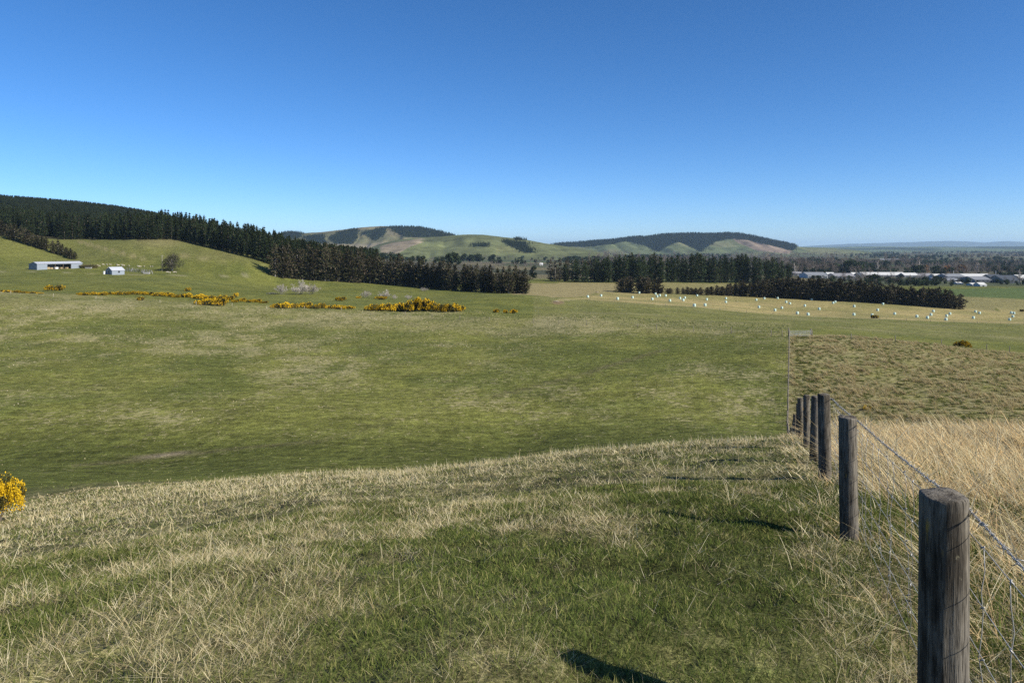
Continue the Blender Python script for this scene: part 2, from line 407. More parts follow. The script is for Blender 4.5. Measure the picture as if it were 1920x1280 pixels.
def ground_material():
    m, nt, out = new_mat('pasture'); p = principled(nt, out, 0.95, 0.05)
    a = N(nt, 'ShaderNodeVertexColor', layer_name='Col'); tc = N(nt, 'ShaderNodeTexCoord'); g = tc.outputs['Object']
    n1 = noise(nt, 0.9, 6, 0.62, g); n2 = noise(nt, 6.0, 5, 0.65, g); n3 = noise(nt, 0.12, 4, 0.6, g)
    f1 = maprange(nt, n1.outputs[0], 0.3, 0.7, 0.55, 1.42); f2 = maprange(nt, n2.outputs[0], 0.32, 0.68, 0.42, 1.55); f3 = maprange(nt, n3.outputs[0], 0.3, 0.7, 0.86, 1.14)
    c = mixc(nt, 1.0, a.outputs[0], f1, 'MULTIPLY'); c = mixc(nt, 1.0, c, f2, 'MULTIPLY'); c = mixc(nt, 1.0, c, f3, 'MULTIPLY')
    n6 = noise(nt, 55.0, 5, 0.7, g); f6 = maprange(nt, n6.outputs[0], 0.34, 0.66, 0.30, 1.75); c = mixc(nt, 1.0, c, f6, 'MULTIPLY')
    n8 = noise(nt, 190.0, 4, 0.7, g); c = mixc(nt, 1.0, c, maprange(nt, n8.outputs[0], 0.34, 0.66, 0.45, 1.6), 'MULTIPLY')
    mp = N(nt, 'ShaderNodeMapping'); mp.inputs['Scale'].default_value = (0.16, 1.1, 0.4); mp.inputs['Rotation'].default_value = (0, 0, 0.12); nt.links.new(g, mp.inputs['Vector'])
    n7 = noise(nt, 1.0, 5, 0.62, mp.outputs[0]); c = mixc(nt, 1.0, c, maprange(nt, n7.outputs[0], 0.32, 0.68, 0.76, 1.24), 'MULTIPLY')
    # dry blades among the green: small pale flecks, thicker where the sward is worn
    dr = N(nt, 'ShaderNodeAttribute', attribute_name='Dry')
    n4 = noise(nt, 1.6, 6, 0.72, g); n5 = noise(nt, 0.35, 5, 0.65, g)
    thr = maprange(nt, dr.outputs['Fac'], 0.0, 1.0, 0.66, 0.44)
    sub = N(nt, 'ShaderNodeMath', operation='SUBTRACT'); nt.links.new(n4.outputs[0], sub.inputs[0]); nt.links.new(thr, sub.inputs[1])
    ad = N(nt, 'ShaderNodeMath', operation='MULTIPLY_ADD'); nt.links.new(n5.outputs[0], ad.inputs[0]); ad.inputs[1].default_value = 0.28; nt.links.new(sub.outputs[0], ad.inputs[2])
    fl = maprange(nt, ad.outputs[0], 0.115, 0.225, 0.0, 0.70)
    c = mixc(nt, fl, c, (0.33, 0.29, 0.155))
    nt.links.new(c, p.inputs['Base Color'])
    b = N(nt, 'ShaderNodeBump'); b.inputs['Strength'].default_value = 0.8; b.inputs['Distance'].default_value = 0.3
    nt.links.new(n1.outputs[0], b.inputs['Height']); nt.links.new(b.outputs[0], p.inputs['Normal'])
    return m

def build_ground():
    az = np.radians(np.concatenate([np.arange(-180, -48, 4.0), np.arange(-47, 47, 0.22), np.arange(48, 180, 4.0)]))
    rr = np.concatenate([[0.25], np.geomspace(0.5, 400, 330), np.geomspace(407, 25000, 150)])
    A, Rr = np.meshgrid(az, rr); X = Rr * np.sin(A); Y = Rr * np.cos(A)
    Z = height(X, Y); na, nr = len(az), len(rr)
    V = np.stack([X.ravel(), Y.ravel(), Z.ravel()], 1)
    C, DRY = land_colour(V[:, 0], V[:, 1], V[:, 2])
    i = np.arange(nr - 1)[:, None] * na; j = np.arange(na)[None]; jn = (j + 1) % na
    q = np.stack([i + j, i + jn, i + na + jn, i + na + j], -1).reshape(-1, 4)[:, ::-1]
    V = np.vstack([V, [[0, 0, gz(0, 0)]]]); C = np.vstack([C, C[:1]]); DRY = np.append(DRY, 0.2); c = len(V) - 1
    t = np.stack([np.full(na, c), np.arange(na), (np.arange(na) + 1) % na], 1)[:, ::-1]
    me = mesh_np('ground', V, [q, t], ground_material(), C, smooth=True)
    da = me.attributes.new('Dry', 'FLOAT', 'POINT'); da.data.foreach_set('value', DRY.astype(np.float32))
    o = obj('ground', me); tag(o, kind='structure'); return o
ground = build_ground()

# ------------------------------------------------------------------ far hills
def hill_material():
    m, nt, out = new_mat('hillside'); p = principled(nt, out, 0.95, 0.05)
    a = N(nt, 'ShaderNodeVertexColor', layer_name='Col'); tc = N(nt, 'ShaderNodeTexCoord')
    n1 = noise(nt, 0.02, 6, 0.65, tc.outputs['Object']); n2 = noise(nt, 0.006, 4, 0.6, tc.outputs['Object']); f1 = maprange(nt, n1.outputs[0], 0.3, 0.7, 0.6, 1.4); f2 = maprange(nt, n2.outputs[0], 0.35, 0.65, 0.75, 1.2)
    nt.links.new(mixc(nt, 1.0, mixc(nt, 1.0, a.outputs[0], f2, 'MULTIPLY'), f1, 'MULTIPLY'), p.inputs['Base Color'])
    b = N(nt, 'ShaderNodeBump'); b.inputs['Strength'].default_value = 0.8; b.inputs['Distance'].default_value = 6
    nt.links.new(n1.outputs[0], b.inputs['Height']); nt.links.new(b.outputs[0], p.inputs['Normal']); return m
HILLM = hill_material()
HILL = {}
def hill(key, sky_line, y_front, y_top, base_row, colour, relief, step, seed, gully=0.0, nv=60):
    xs = np.arange(sky_line[0][0], sky_line[-1][0] + step, step, dtype=float)
    top = np.interp(xs, [p[0] for p in sky_line], [p[1] for p in sky_line])
    top = top + (fbm(xs * 0.05, xs * 0, seed + 9, 3) - 0.5) * 1.2
    v = np.concatenate([np.linspace(0, 1, nv), 1 + np.linspace(0, 1, 14)[1:]])
    PX, Vv = np.meshgrid(xs, v)
    TOP = np.broadcast_to(top, PX.shape)
    Yd = np.where(Vv <= 1, y_front + (y_top - y_front) * Vv, y_top + (y_top - y_front) * 0.9 * (Vv - 1))
    X = (PX - CX) / F * y_top * (Yd / y_top) ** 0.35
    zt = (HY - TOP) / F * y_top; zb = (HY - base_row) / F * y_front - 6
    s = np.where(Vv <= 1, np.sin(np.clip(Vv, 0, 1) * math.pi / 2) ** 1.15, np.cos(np.clip(Vv - 1, 0, 1) * math.pi / 2) ** 1.1)
    Z = zb + (zt - zb) * s
    wob = 4 * s * np.clip(1 - Vv, 0, 1)
    L = (y_top - y_front)
    g = 1 - np.abs(2 * fbm(X / L * gully + 0.35 * Vv, Vv * 0.9, seed, 3) - 1)
    Z = Z - relief * wob * g * np.clip(zt - zb, 0, None) / 60 * 1.0 + relief * 0.3 * wob * (fbm(X / L * 9, Vv * 5, seed + 3, 3) - 0.5)
    V = np.stack([X.ravel(), Yd.ravel(), Z.ravel()], 1)
    px, py = proj(V[:, 0], V[:, 1], V[:, 2])
    C = colour(px, py, V, Vv.ravel())
    nx = len(xs); nvv = len(v)
    i = np.arange(nvv - 1)[:, None] * nx; j = np.arange(nx - 1)[None]
    q = np.stack([i + j, i + j + 1, i + nx + j + 1, i + nx + j], -1).reshape(-1, 4)
    o = obj('hill', mesh_np('hill', V, [q], HILLM, C, smooth=True)); tag(o, kind='structure')
    HILL[key] = (V, px, py, Vv.ravel(), C, nx); return o
def blend(C, m, c): m = np.clip(np.asarray(m, float), 0, 1)[:, None]; return C * (1 - m) + np.asarray(c) * m

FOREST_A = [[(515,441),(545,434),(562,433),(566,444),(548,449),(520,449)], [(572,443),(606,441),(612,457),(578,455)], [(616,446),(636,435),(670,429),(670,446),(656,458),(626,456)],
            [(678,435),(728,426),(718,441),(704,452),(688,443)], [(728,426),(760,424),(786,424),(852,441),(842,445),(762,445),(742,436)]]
def col_a(px, py, V, v):
    n = fbm(V[:, 0] * 0.006, V[:, 1] * 0.006, 71, 4)
    C = np.full((len(px), 3), 0.0) + np.array((0.100, 0.100, 0.052)); C = blend(C, sstep(0.42, 0.62, n), (0.165, 0.145, 0.085))
    C = blend(C, sstep(452, 462, py) * 0.7, (0.22, 0.19, 0.14))
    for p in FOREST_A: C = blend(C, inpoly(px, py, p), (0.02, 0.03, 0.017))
    return C
hill('a', [(440,470),(500,446),(520,439),(545,435),(575,437),(600,435),(640,431),(680,426),(715,424),(760,426),(785,426),(800,429),(815,432),(850,441),(880,446),(930,462)], 2700, 3500, 474, col_a, 20, 2.0, 101, gully=6.0)
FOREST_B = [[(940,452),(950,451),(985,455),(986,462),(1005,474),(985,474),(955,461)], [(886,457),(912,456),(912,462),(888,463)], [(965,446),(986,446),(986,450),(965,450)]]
def col_b(px, py, V, v):
    n = fbm(V[:, 0] * 0.008, V[:, 1] * 0.008, 73, 4)
    C = np.full((len(px), 3), 0.0) + np.array((0.108, 0.120, 0.054)); C = blend(C, sstep(0.45, 0.7, n) * 0.6, (0.13, 0.145, 0.06))
    C = blend(C, inpoly(px, py, [(712,462),(735,455),(790,447),(806,450),(770,462),(745,476),(715,478)]) * sstep(0.35, 0.5, n), (0.23, 0.19, 0.13))
    C = blend(C, inpoly(px, py, [(930,462),(960,463),(1005,476),(930,474)]) * 0.5, (0.16, 0.16, 0.07))
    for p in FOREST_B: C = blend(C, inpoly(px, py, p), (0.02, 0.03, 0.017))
    return C
hill('b', [(640,480),(690,466),(720,455),(770,447),(830,443),(870,440),(905,440),(940,444),(985,449),(1020,456),(1050,460),(1100,468),(1150,478)], 1900, 2500, 484, col_b, 14, 2.0, 111, gully=4.5)
SKY_C = [(980,470),(1045,458),(1100,454),(1150,450),(1195,444),(1215,445),(1240,440),(1300,438),(1340,439),(1365,437),(1385,438),(1410,443),(1450,452),(1487,459.5),(1495,462),(1530,464),(1600,468)]
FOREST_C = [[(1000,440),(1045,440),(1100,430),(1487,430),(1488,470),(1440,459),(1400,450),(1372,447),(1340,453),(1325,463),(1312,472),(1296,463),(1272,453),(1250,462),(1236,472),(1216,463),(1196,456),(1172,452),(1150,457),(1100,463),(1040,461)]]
def col_c(px, py, V, v):
    n = fbm(V[:, 0] * 0.004, V[:, 1] * 0.004, 75, 4)
    C = np.full((len(px), 3), 0.0) + np.array((0.098, 0.116, 0.056)); C = blend(C, sstep(0.45, 0.7, n) * 0.8, (0.15, 0.15, 0.08))
    C = blend(C, inpoly(px, py, [(1372,447),(1400,450),(1440,459),(1486,470),(1480,476),(1420,470),(1385,456)]), (0.20, 0.155, 0.115))
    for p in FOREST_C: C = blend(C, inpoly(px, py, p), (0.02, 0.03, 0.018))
    return C
hill('c', SKY_C, 3200, 4300, 480, col_c, 24, 1.6, 121, gully=6.0)
def col_e(px, py, V, v):
    n = fbm(V[:, 0] * 0.0015, V[:, 1] * 0.0012, 77, 4)
    C = np.full((len(px), 3), 0.0) + np.array((0.10, 0.125, 0.06)); return blend(C, sstep(0.5, 0.56, n), (0.035, 0.045, 0.025))
hill('e', [(1430,470),(1480,466),(1530,464),(1580,463.5),(1640,462),(1700,463),(1760,462),(1830,463),(1920,461.5),(2000,463),(2100,462),(2300,464)], 5200, 9000, 473, col_e, 10, 3.0, 131, gully=6.0)
def col_d(px, py, V, v): return np.full((len(px), 3), 0.0) + np.array((0.07, 0.08, 0.05))
hill('d', [(1460,470),(1510,464),(1520,462),(1545,460),(1600,457),(1680,455),(1720,454),(1760,452),(1800,452),(1850,455),(1890,452),(1920,454),(1990,452),(2100,455),(2350,453)], 16000, 21000, 470, col_d, 40, 3.0, 141, gully=5.0)

# ------------------------------------------------------------------ air
def haze():
    m, nt, out = new_mat('air'); v = N(nt, 'ShaderNodeVolumePrincipled')
    v.inputs['Color'].default_value = (0.50, 0.72, 1.0, 1); v.inputs['Density'].default_value = 4.0e-5; v.inputs['Anisotropy'].default_value = 0.1
    nt.links.new(v.outputs[0], out.inputs['Volume'])
    b = MB(); b.box(-27000, 27000, -27000, 27000, -75, 190)
    o = b.build('haze', m); tag(o, 'thin pale blue haze in the air over the plain', 'haze', kind='stuff'); return o
haze()
# ------------------------------------------------------------------ scattering (for what nobody could count)
_srcs = {}
def source_collection(key, meshes):
    if key not in _srcs:
        c = bpy.data.collections.new('source_' + key)
        for i, me in enumerate(meshes):
            c.objects.link(bpy.data.objects.new('%s_source_%02d' % (key, i), me))
        _srcs[key] = c
    return _srcs[key]
def scatter_tree(coll):
    ng = bpy.data.node_groups.new('scatter', 'GeometryNodeTree')
    ng.interface.new_socket('Geometry', in_out='INPUT', socket_type='NodeSocketGeometry')
    ng.interface.new_socket('Geometry', in_out='OUTPUT', socket_type='NodeSocketGeometry')
    gi = ng.nodes.new('NodeGroupInput'); go = ng.nodes.new('NodeGroupOutput')
    ci = ng.nodes.new('GeometryNodeCollectionInfo'); ci.inputs['Collection'].default_value = coll
    ci.inputs['Separate Children'].default_value = True; ci.inputs['Reset Children'].default_value = True
    ip = ng.nodes.new('GeometryNodeInstanceOnPoints'); ip.inputs['Pick Instance'].default_value = True
    L = ng.links.new
    def attr(name, t):
        n = ng.nodes.new('GeometryNodeInputNamedAttribute'); n.data_type = t; n.inputs['Name'].default_value = name
        return n.outputs['Attribute']
    L(gi.outputs[0], ip.inputs['Points']); L(ci.outputs[0], ip.inputs['Instance'])
    L(attr('idx', 'INT'), ip.inputs['Instance Index']); L(attr('rot', 'FLOAT_VECTOR'), ip.inputs['Rotation']); L(attr('scl', 'FLOAT_VECTOR'), ip.inputs['Scale'])
    L(ip.outputs[0], go.inputs[0]); return ng
def scatter(name, key, meshes, P, rot, scl, idx, label=None, cat=None, parent=None):
    coll = source_collection(key, meshes); n = len(P)
    me = bpy.data.meshes.new(name); me.vertices.add(n); me.vertices.foreach_set('co', np.asarray(P, np.float32).ravel())
    scl = np.asarray(scl, float)
    if scl.ndim == 1: scl = np.repeat(scl[:, None], 3, 1)
    for nm, t, d, k in (('rot', 'FLOAT_VECTOR', rot, 'vector'), ('scl', 'FLOAT_VECTOR', scl, 'vector'), ('idx', 'INT', idx, 'value')):
        a = me.attributes.new(nm, t, 'POINT'); a.data.foreach_set(k, np.asarray(d, np.int32 if t == 'INT' else np.float32).ravel())
    me.update()
    o = obj(name, me, parent); md = o.modifiers.new('scatter', 'NODES'); md.node_group = scatter_tree(coll)
    tag(o, label, cat, kind='stuff'); return o
def zrot(n, tilt=0.0, lo=0, hi=2 * math.pi):
    r = np.zeros((n, 3)); r[:, 2] = rng.uniform(lo, hi, n)
    if tilt: r[:, 0] = rng.normal(0, tilt, n); r[:, 1] = rng.normal(0, tilt, n)
    return r

# ------------------------------------------------------------------ grass
BLADE = leaf_mat('grass_blades', 0.42, 0.0)
def blades(name, n, rad, hmin, hmax, width, lean, curl, palette, seed, lean_dir=None, seeds=0.0, power=1.0):
    g = np.random.default_rng(seed)
    a = g.uniform(0, 2 * math.pi, n); r = rad * np.sqrt(g.uniform(0, 1, n)); bx, by = r * np.cos(a), r * np.sin(a)
    h = hmin + (hmax - hmin) * g.uniform(0, 1, n) ** power; w = width * g.uniform(0.6, 1.3, n)
    da = g.uniform(0, 2 * math.pi, n)
    if lean_dir is not None: da = np.where(g.uniform(0, 1, n) < 0.8, lean_dir + g.normal(0, 0.5, n), da)
    ln = np.abs(g.normal(lean, lean * 0.5, n)); fa = g.uniform(0, math.pi, n)     # facing
    dx, dy = np.cos(da), np.sin(da); sx, sy = np.cos(fa), np.sin(fa)
    V = np.zeros((n, 7, 3)); T = (0.0, 0.4, 0.75, 1.0)
    for k, t in enumerate(T):
        off = h * (np.sin(ln) * t + curl * t * t); zz = h * t * np.cos(ln) * (1 - 0.35 * curl * t) - 0.01
        cx, cy = bx + dx * off, by + dy * off; ww = w * (1.0, 0.85, 0.55, 0)[k] * 0.5
        if k < 3:
            V[:, 2 * k] = np.stack([cx - sx * ww, cy - sy * ww, zz], 1); V[:, 2 * k + 1] = np.stack([cx + sx * ww, cy + sy * ww, zz], 1)
        else: V[:, 6] = np.stack([cx, cy, zz], 1)
    b = np.arange(n)[:, None] * 7
    Q = np.concatenate([b + np.array([0, 1, 3, 2]), b + np.array([2, 3, 5, 4])]); Tt = b + np.array([4, 5, 6])
    pal = np.array([p for p, _ in palette]); pw = np.array([q for _, q in palette]); ci = g.choice(len(pal), n, p=pw / pw.sum())
    C = pal[ci] * g.uniform(0.75, 1.25, (n, 1)); C = np.repeat(C[:, None], 7, 1); C[:, 0:2] *= 0.8
    return mesh_np(name, V.reshape(-1, 3), [Q, Tt], BLADE, C.reshape(-1, 3))
G1, G2, G3, Y1 = (0.112, 0.146, 0.036), (0.076, 0.106, 0.026), (0.170, 0.198, 0.056), (0.30, 0.28, 0.105)
S1, S2, S3, S4 = (0.62, 0.53, 0.31), (0.74, 0.66, 0.44), (0.45, 0.36, 0.20), (0.66, 0.50, 0.28)
GP = [(G1, 4), (G2, 4), (G3, 2), (Y1, 1.0)]; SP = [(S1, 4), (S2, 2.5), (S3, 3), (G1, 1.0)]
tuss_src = [blades('tussock', 30, 0.2, 0.3, 0.75, 0.03, 0.45, 0.35, [(np.array(S4) * 0.6, 2), (np.array(S1) * 0.75, 3), (S3, 2), (Y1, 2)], 270 + i, lean_dir=math.pi + 0.2) for i in range(4)] + \
           [blades('green_tussock', 26, 0.25, 0.10, 0.28, 0.05, 0.6, 0.4, [(G1, 3), (G2, 3), ((0.14, 0.14, 0.045), 2)], 280 + i) for i in range(3)]
def polar_pts(n, r0, r1, a0=-43, a1=43, even=1.0):
    """random ground positions; even=1 equal per area, 0 equal per distance band"""
    u = rng.uniform(0, 1, n); e = 1 + even
    r = (r0 ** e + (r1 ** e - r0 ** e) * u) ** (1 / e); a = np.radians(rng.uniform(a0, a1, n))
    return r * np.sin(a), r * np.cos(a)
def on_ground(X, Y, dz=0.0): return np.stack([X, Y, height(X, Y) + dz], 1)


def pick(palette, n, spread=0.25):
    pal = np.array([p for p, _ in palette], float); pw = np.array([q for _, q in palette], float)
    return pal[rng.choice(len(pal), n, p=pw / pw.sum())] * rng.uniform(1 - spread, 1 + spread, (n, 1))
def blade_field(name, X, Y, h, w, da, ln, curl, C, label, segs=2, Z=None):
    """every blade stands where it grows: base point, height, width, lean direction and amount, curl"""
    n = len(X); Z = height(X, Y) if Z is None else Z
    fa = np.arctan2(Y, X) + math.pi / 2 + rng.normal(0, 0.7, n)      # flat side roughly across the slope, with scatter
    dx, dy, sx, sy = np.cos(da), np.sin(da), np.cos(fa), np.sin(fa)
    T = (0.0, 0.55, 1.0) if segs == 2 else (0.0, 0.4, 0.75, 1.0); WW = (1.0, 0.8) if segs == 2 else (1.0, 0.85, 0.55)
    k = 2 * segs + 1; V = np.empty((n, k, 3), np.float32)
    for i, t in enumerate(T):
        off = h * (np.sin(ln) * t + curl * t * t * 0.6); zz = Z + h * (t * np.cos(ln) - 0.35 * curl * t * t) - 0.008
        cx, cy = X + dx * off, Y + dy * off
        if i < segs:
            q = w * WW[i] * 0.5
            V[:, 2 * i] = np.stack([cx - sx * q, cy - sy * q, zz], 1); V[:, 2 * i + 1] = np.stack([cx + sx * q, cy + sy * q, zz], 1)
        else: V[:, 2 * segs] = np.stack([cx, cy, zz], 1)
    b = np.arange(n)[:, None] * k
    Q = [b + np.array([2 * i, 2 * i + 1, 2 * i + 3, 2 * i + 2]) for i in range(segs - 1)]
    o = obj(name, mesh_np(name, V.reshape(-1, 3), Q + [b + np.array([2 * segs - 2, 2 * segs - 1, 2 * segs])], BLADE, np.repeat(C[:, None], k, 1).reshape(-1, 3)))
    tag(o, label, 'grass', kind='stuff'); return o
def tufts(X, Y, count, rad):
    """spread blades in tufts round the given centres; returns blade bases, outward direction, tuft number"""
    t = np.repeat(np.arange(len(X)), count); n = len(t); a = rng.uniform(0, 2 * math.pi, n); r = np.sqrt(rng.uniform(0, 1, n)) * np.repeat(rad, count)
    return X[t] + r * np.cos(a), Y[t] + r * np.sin(a), a, t

GP = [(G1, 4), (G2, 3), (G3, 2.5), (Y1, 1.3)]; SP = [(S1, 4), (S2, 2.5), (S3, 3), (Y1, 1.0)]
def foreground_grass():
    # close green turf
    P = [polar_pts(n, r0, r1, -47, 47, even=e) for n, r0, r1, e in ((360000, 2.0, 9, 0.40), (180000, 9, 29, 0.5))]
    X = np.concatenate([p[0] for p in P]); Y = np.concatenate([p[1] for p in P]); r = np.hypot(X, Y)
    sm = straw_mask(X, Y); keep = (rng.uniform(0, 1, len(X)) > 0.5 * sm) & (right_of_fence(X, Y) < 1.2)
    X, Y, r, sm = X[keep], Y[keep], r[keep], sm[keep]; n = len(X)
    lush = 0.65 + 0.9 * fbm(X * 1.3, Y * 1.3, 77, 2)
    C = pick(GP, n) * (0.8 + 0.45 * fbm(X * 0.6, Y * 0.6, 78, 2))[:, None]
    C = C * (1 - 0.35 * sm[:, None]) + np.array((0.17, 0.165, 0.065)) * 0.35 * sm[:, None]
    blade_field('grass', X, Y, rng.uniform(0.015, 0.055, n) * lush * (1 + 0.025 * r), rng.uniform(0.6, 1.3, n) * 0.0010 * np.maximum(r, 3.0), rng.uniform(0, 6.283, n),
                np.abs(rng.normal(0.6, 0.3, n)), rng.uniform(0.1, 0.7, n), C, 'short green grass covering the near hillside')
    # dry grass lying through it, in loose tufts
    P = [polar_pts(n, r0, r1, -47, 47, even=e) for n, r0, r1, e in ((20000, 2.0, 8.5, 0.5), (38000, 8.5, 30, 0.65))]
    X = np.concatenate([p[0] for p in P]); Y = np.concatenate([p[1] for p in P]); r = np.hypot(X, Y); m = len(X)
    sm = straw_mask(X, Y); rf = right_of_fence(X, Y); edge = np.exp(-((rf + 0.12) / 0.28) ** 2)
    keep = (rng.uniform(0, 1, m) < np.clip(0.16 + 0.8 * sm ** 1.3 + 0.35 * edge, 0, 1)) & (rf < 0.6)
    X, Y, r, sm, edge = X[keep], Y[keep], r[keep], sm[keep], edge[keep]; m = len(X)
    big = (rng.uniform(0, 1, m) < 0.02 + 0.2 * sm ** 3 + 0.2 * edge)
    cnt = np.where(r < 8.5, np.where(big, 26, rng.integers(3, 10, m)), np.where(big, 12, rng.integers(4, 9, m)))
    bx, by, a, t = tufts(X, Y, cnt, np.where(big, 0.09, 0.15) * np.where(r < 8.5, 1, 1.4)); n = len(bx); rr = np.hypot(bx, by)
    hb = np.where(big[t], rng.uniform(0.04, 0.14, n), rng.uniform(0.02, 0.075, n)) * (1 + 0.35 * edge[t]); hb *= np.where(rr > 13, 1.2, 1.0)
    stalk = rng.uniform(0, 1, n) < 0.006; hb = np.where(stalk, rng.uniform(0.14, 0.34, n), hb)
    lean = np.where(stalk, np.abs(rng.normal(0.3, 0.2, n)), np.where(big[t], rng.uniform(0.5, 1.35, n), rng.uniform(0.7, 1.5, n)))
    da = np.where(rng.uniform(0, 1, n) < 0.7, a + rng.normal(0, 0.7, n), rng.uniform(0, 6.283, n))
    tone = rng.uniform(0.75, 1.2, m)[t]
    C = pick(SP, n, 0.2) * tone[:, None]
    blade_field('dry_grass', bx, by, hb, rng.uniform(0.5, 1.2, n) * 0.00062 * np.maximum(rr, 2.8), da, lean, rng.uniform(0, 1.0, n), C, 'pale dry grass lying through the turf of the near hillside')
    # single long straws lying across the turf
    X, Y = polar_pts(3200, 2.0, 14, -47, 47, even=0.5); keep = right_of_fence(X, Y) < 0.3; X, Y = X[keep], Y[keep]; n = len(X); rr = np.hypot(X, Y)
    blade_field('fallen_straw', X, Y, rng.uniform(0.07, 0.22, n), rng.uniform(0.6, 1.1, n) * 0.0006 * np.maximum(rr, 2.8), rng.uniform(0, 6.283, n), rng.uniform(0.95, 1.45, n), rng.uniform(-0.25, 0.3, n), pick([(S1, 3), (S2, 4)], n, 0.15),
                'single long straws lying across the near turf', segs=3, Z=height(X, Y) + 0.015)
    # seed stalks standing along the brow
    X, Y = polar_pts(4800, 12.5, 26, -46, 26, even=0.8); keep = (right_of_fence(X, Y) < 0.2) & (rng.uniform(0, 1, len(X)) < 0.25 + 0.75 * straw_mask(X, Y)); X, Y = X[keep], Y[keep]; n = len(X); rr = np.hypot(X, Y)
    blade_field('seed_stalks', X, Y, rng.uniform(0.07, 0.26, n), rng.uniform(0.6, 1.1, n) * 0.0005 * rr, math.pi + rng.normal(0, 1.2, n), np.abs(rng.normal(0.3, 0.25, n)), rng.uniform(0, 0.5, n), pick([(S1, 3), (S2, 4), (S3, 1)], n, 0.15), 'thin pale seed stalks standing along the brow of the near hillside')
    # rank growth under and beyond the fence
    X, Y = polar_pts(9000, 1.5, 27, 8, 52, even=0.75); rf = right_of_fence(X, Y); m = len(X)
    keep = (rf > -0.35) & (rng.uniform(0, 1, m) < np.where(rf > 0.45, 0.9, 0.55)); X, Y, rf = X[keep], Y[keep], rf[keep]; m = len(X); r = np.hypot(X, Y)
    hollow = sstep(0.50, 0.60, fbm(X * 0.7 + 4, Y * 0.7, 91, 2)) * sstep(11, 7, Y)
    green = rng.uniform(0, 1, m) < np.where(rf < 0.5, 0.5, np.clip(0.08 + 0.35 * sstep(2.5, 0.6, rf) * sstep(8, 5, Y) + 0.6 * hollow, 0, 0.9))
    cnt = np.where(green, 13, np.where(rf < 0.5, 8, 15)); bx, by, a, t = tufts(X, Y, cnt, np.full(m, 0.17)); n = len(bx); rr = np.hypot(bx, by)
    g = green[t]; size = (0.25 + 1.3 * fbm(X * 0.8, Y * 0.8, 92, 2))[t] * np.where(rf < 0.5, 0.42, 1.0)[t]
    h = np.where(g, rng.uniform(0.08, 0.30, n), rng.uniform(0.30, 0.75, n)) * size
    wind = math.pi + 0.3
    da = np.where(g | (rng.uniform(0, 1, n) < 0.25), a + rng.normal(0, 0.8, n), wind + rng.normal(0, 0.55, n))
    lean = np.where(g, np.abs(rng.normal(0.5, 0.25, n)), np.abs(rng.normal(0.95, 0.4, n)))
    cg = pick([(G1, 3), (G2, 4), (G3, 2), (Y1, 1)], n); cs = pick([((0.72, 0.53, 0.28), 4), (S1, 4), (S3, 2), (S2, 2.5)], n, 0.2) * rng.uniform(0.75, 1.25, m)[t][:, None]
    blade_field('long_grass', bx, by, h, rng.uniform(0.6, 1.3, n) * np.where(g, 0.0016, 0.0009) * np.maximum(rr, 3), da, lean, np.where(g, 0.6, 0.35) * rng.uniform(0.5, 1.5, n), np.where(g[:, None], cg, cs),
                'long straw coloured grass bent over by wind beyond the post fence', segs=3)
foreground_grass()

def slope_grass():
    X, Y = polar_pts(80000, 30, 205, -42, 42, even=0.3)
    rf = right_of_fence(X, Y); Zt = height(X, Y); px, py = proj(X, Y, Zt)
    w = slope_wear(X, Y, px, py)
    keep = (rf < -0.4) & (rng.uniform(0, 1, len(X)) < 0.3 + 0.7 * w); X, Y, Zt, w = X[keep], Y[keep], Zt[keep], w[keep]; n = len(X)
    dry = rng.uniform(0, 1, n) < np.clip(0.1 + 0.9 * w, 0, 0.9)
    C = np.where(dry[:, None], pick([(np.array(S1) * 0.8, 3), (np.array(S2) * 0.7, 1), (Y1, 2.5)], n), pick([(G1, 3), (G2, 3), (G3, 1), ((0.15, 0.15, 0.06), 1)], n))
    blade_field('pasture_grass', X, Y, rng.uniform(0.04, 0.11, n) * (0.6 + Y / 120), rng.uniform(0.5, 1.3, n) * (0.008 + 0.00125 * Y), rng.uniform(0, 6.283, n), rng.uniform(0.2, 1.1, n), rng.uniform(0, 0.5, n), C,
                'grazed grass with pale dry flecks on the wide slope across the gully', Z=Zt)
    X, Y = polar_pts(20000, 40, 150, 19, 42, even=0.6)
    rf = right_of_fence(X, Y); t = fbm(X * 0.55, Y * 0.4, 95, 3)
    top = FAR_B.y + 1 - 0.10 * (X - FAR_B.x)
    keep = (rf > 0.3) & (Y < top) & (rng.uniform(0, 1, len(X)) < 0.35 + 0.6 * sstep(0.40, 0.6, t)); X, Y, t, rf = X[keep], Y[keep], t[keep], rf[keep]; n = len(X)
    straw = np.clip(0.2 + 0.45 * sstep(0.42, 0.62, t), 0, 1) * np.where((rf < 3.2) & (rf > 0.9), 0.25, 1.0)
    idx = np.where(rng.uniform(0, 1, n) < straw, rng.integers(0, 4, n), rng.integers(4, 7, n))
    scatter('rough_grass', 'tussock', tuss_src, on_ground(X, Y), zrot(n, 0.1, -0.6, 0.6), rng.uniform(0.3, 1.15, n), idx, 'rough tawny tussock grass on the ungrazed bank right of the fence', 'grass')
slope_grass()
# ------------------------------------------------------------------ trees and shrubs
LEAF = leaf_mat('foliage', 0.15, 0.45)
TWIG = leaf_mat('twigs', 0.0, 0.2)
BARK = simple_mat('bark', (0.16, 0.135, 0.11), 0.9, 0.1, 0.35, 2.0)
PALEBARK = simple_mat('weathered_bark', (0.34, 0.31, 0.28), 0.9, 0.1, 0.3, 2.0)

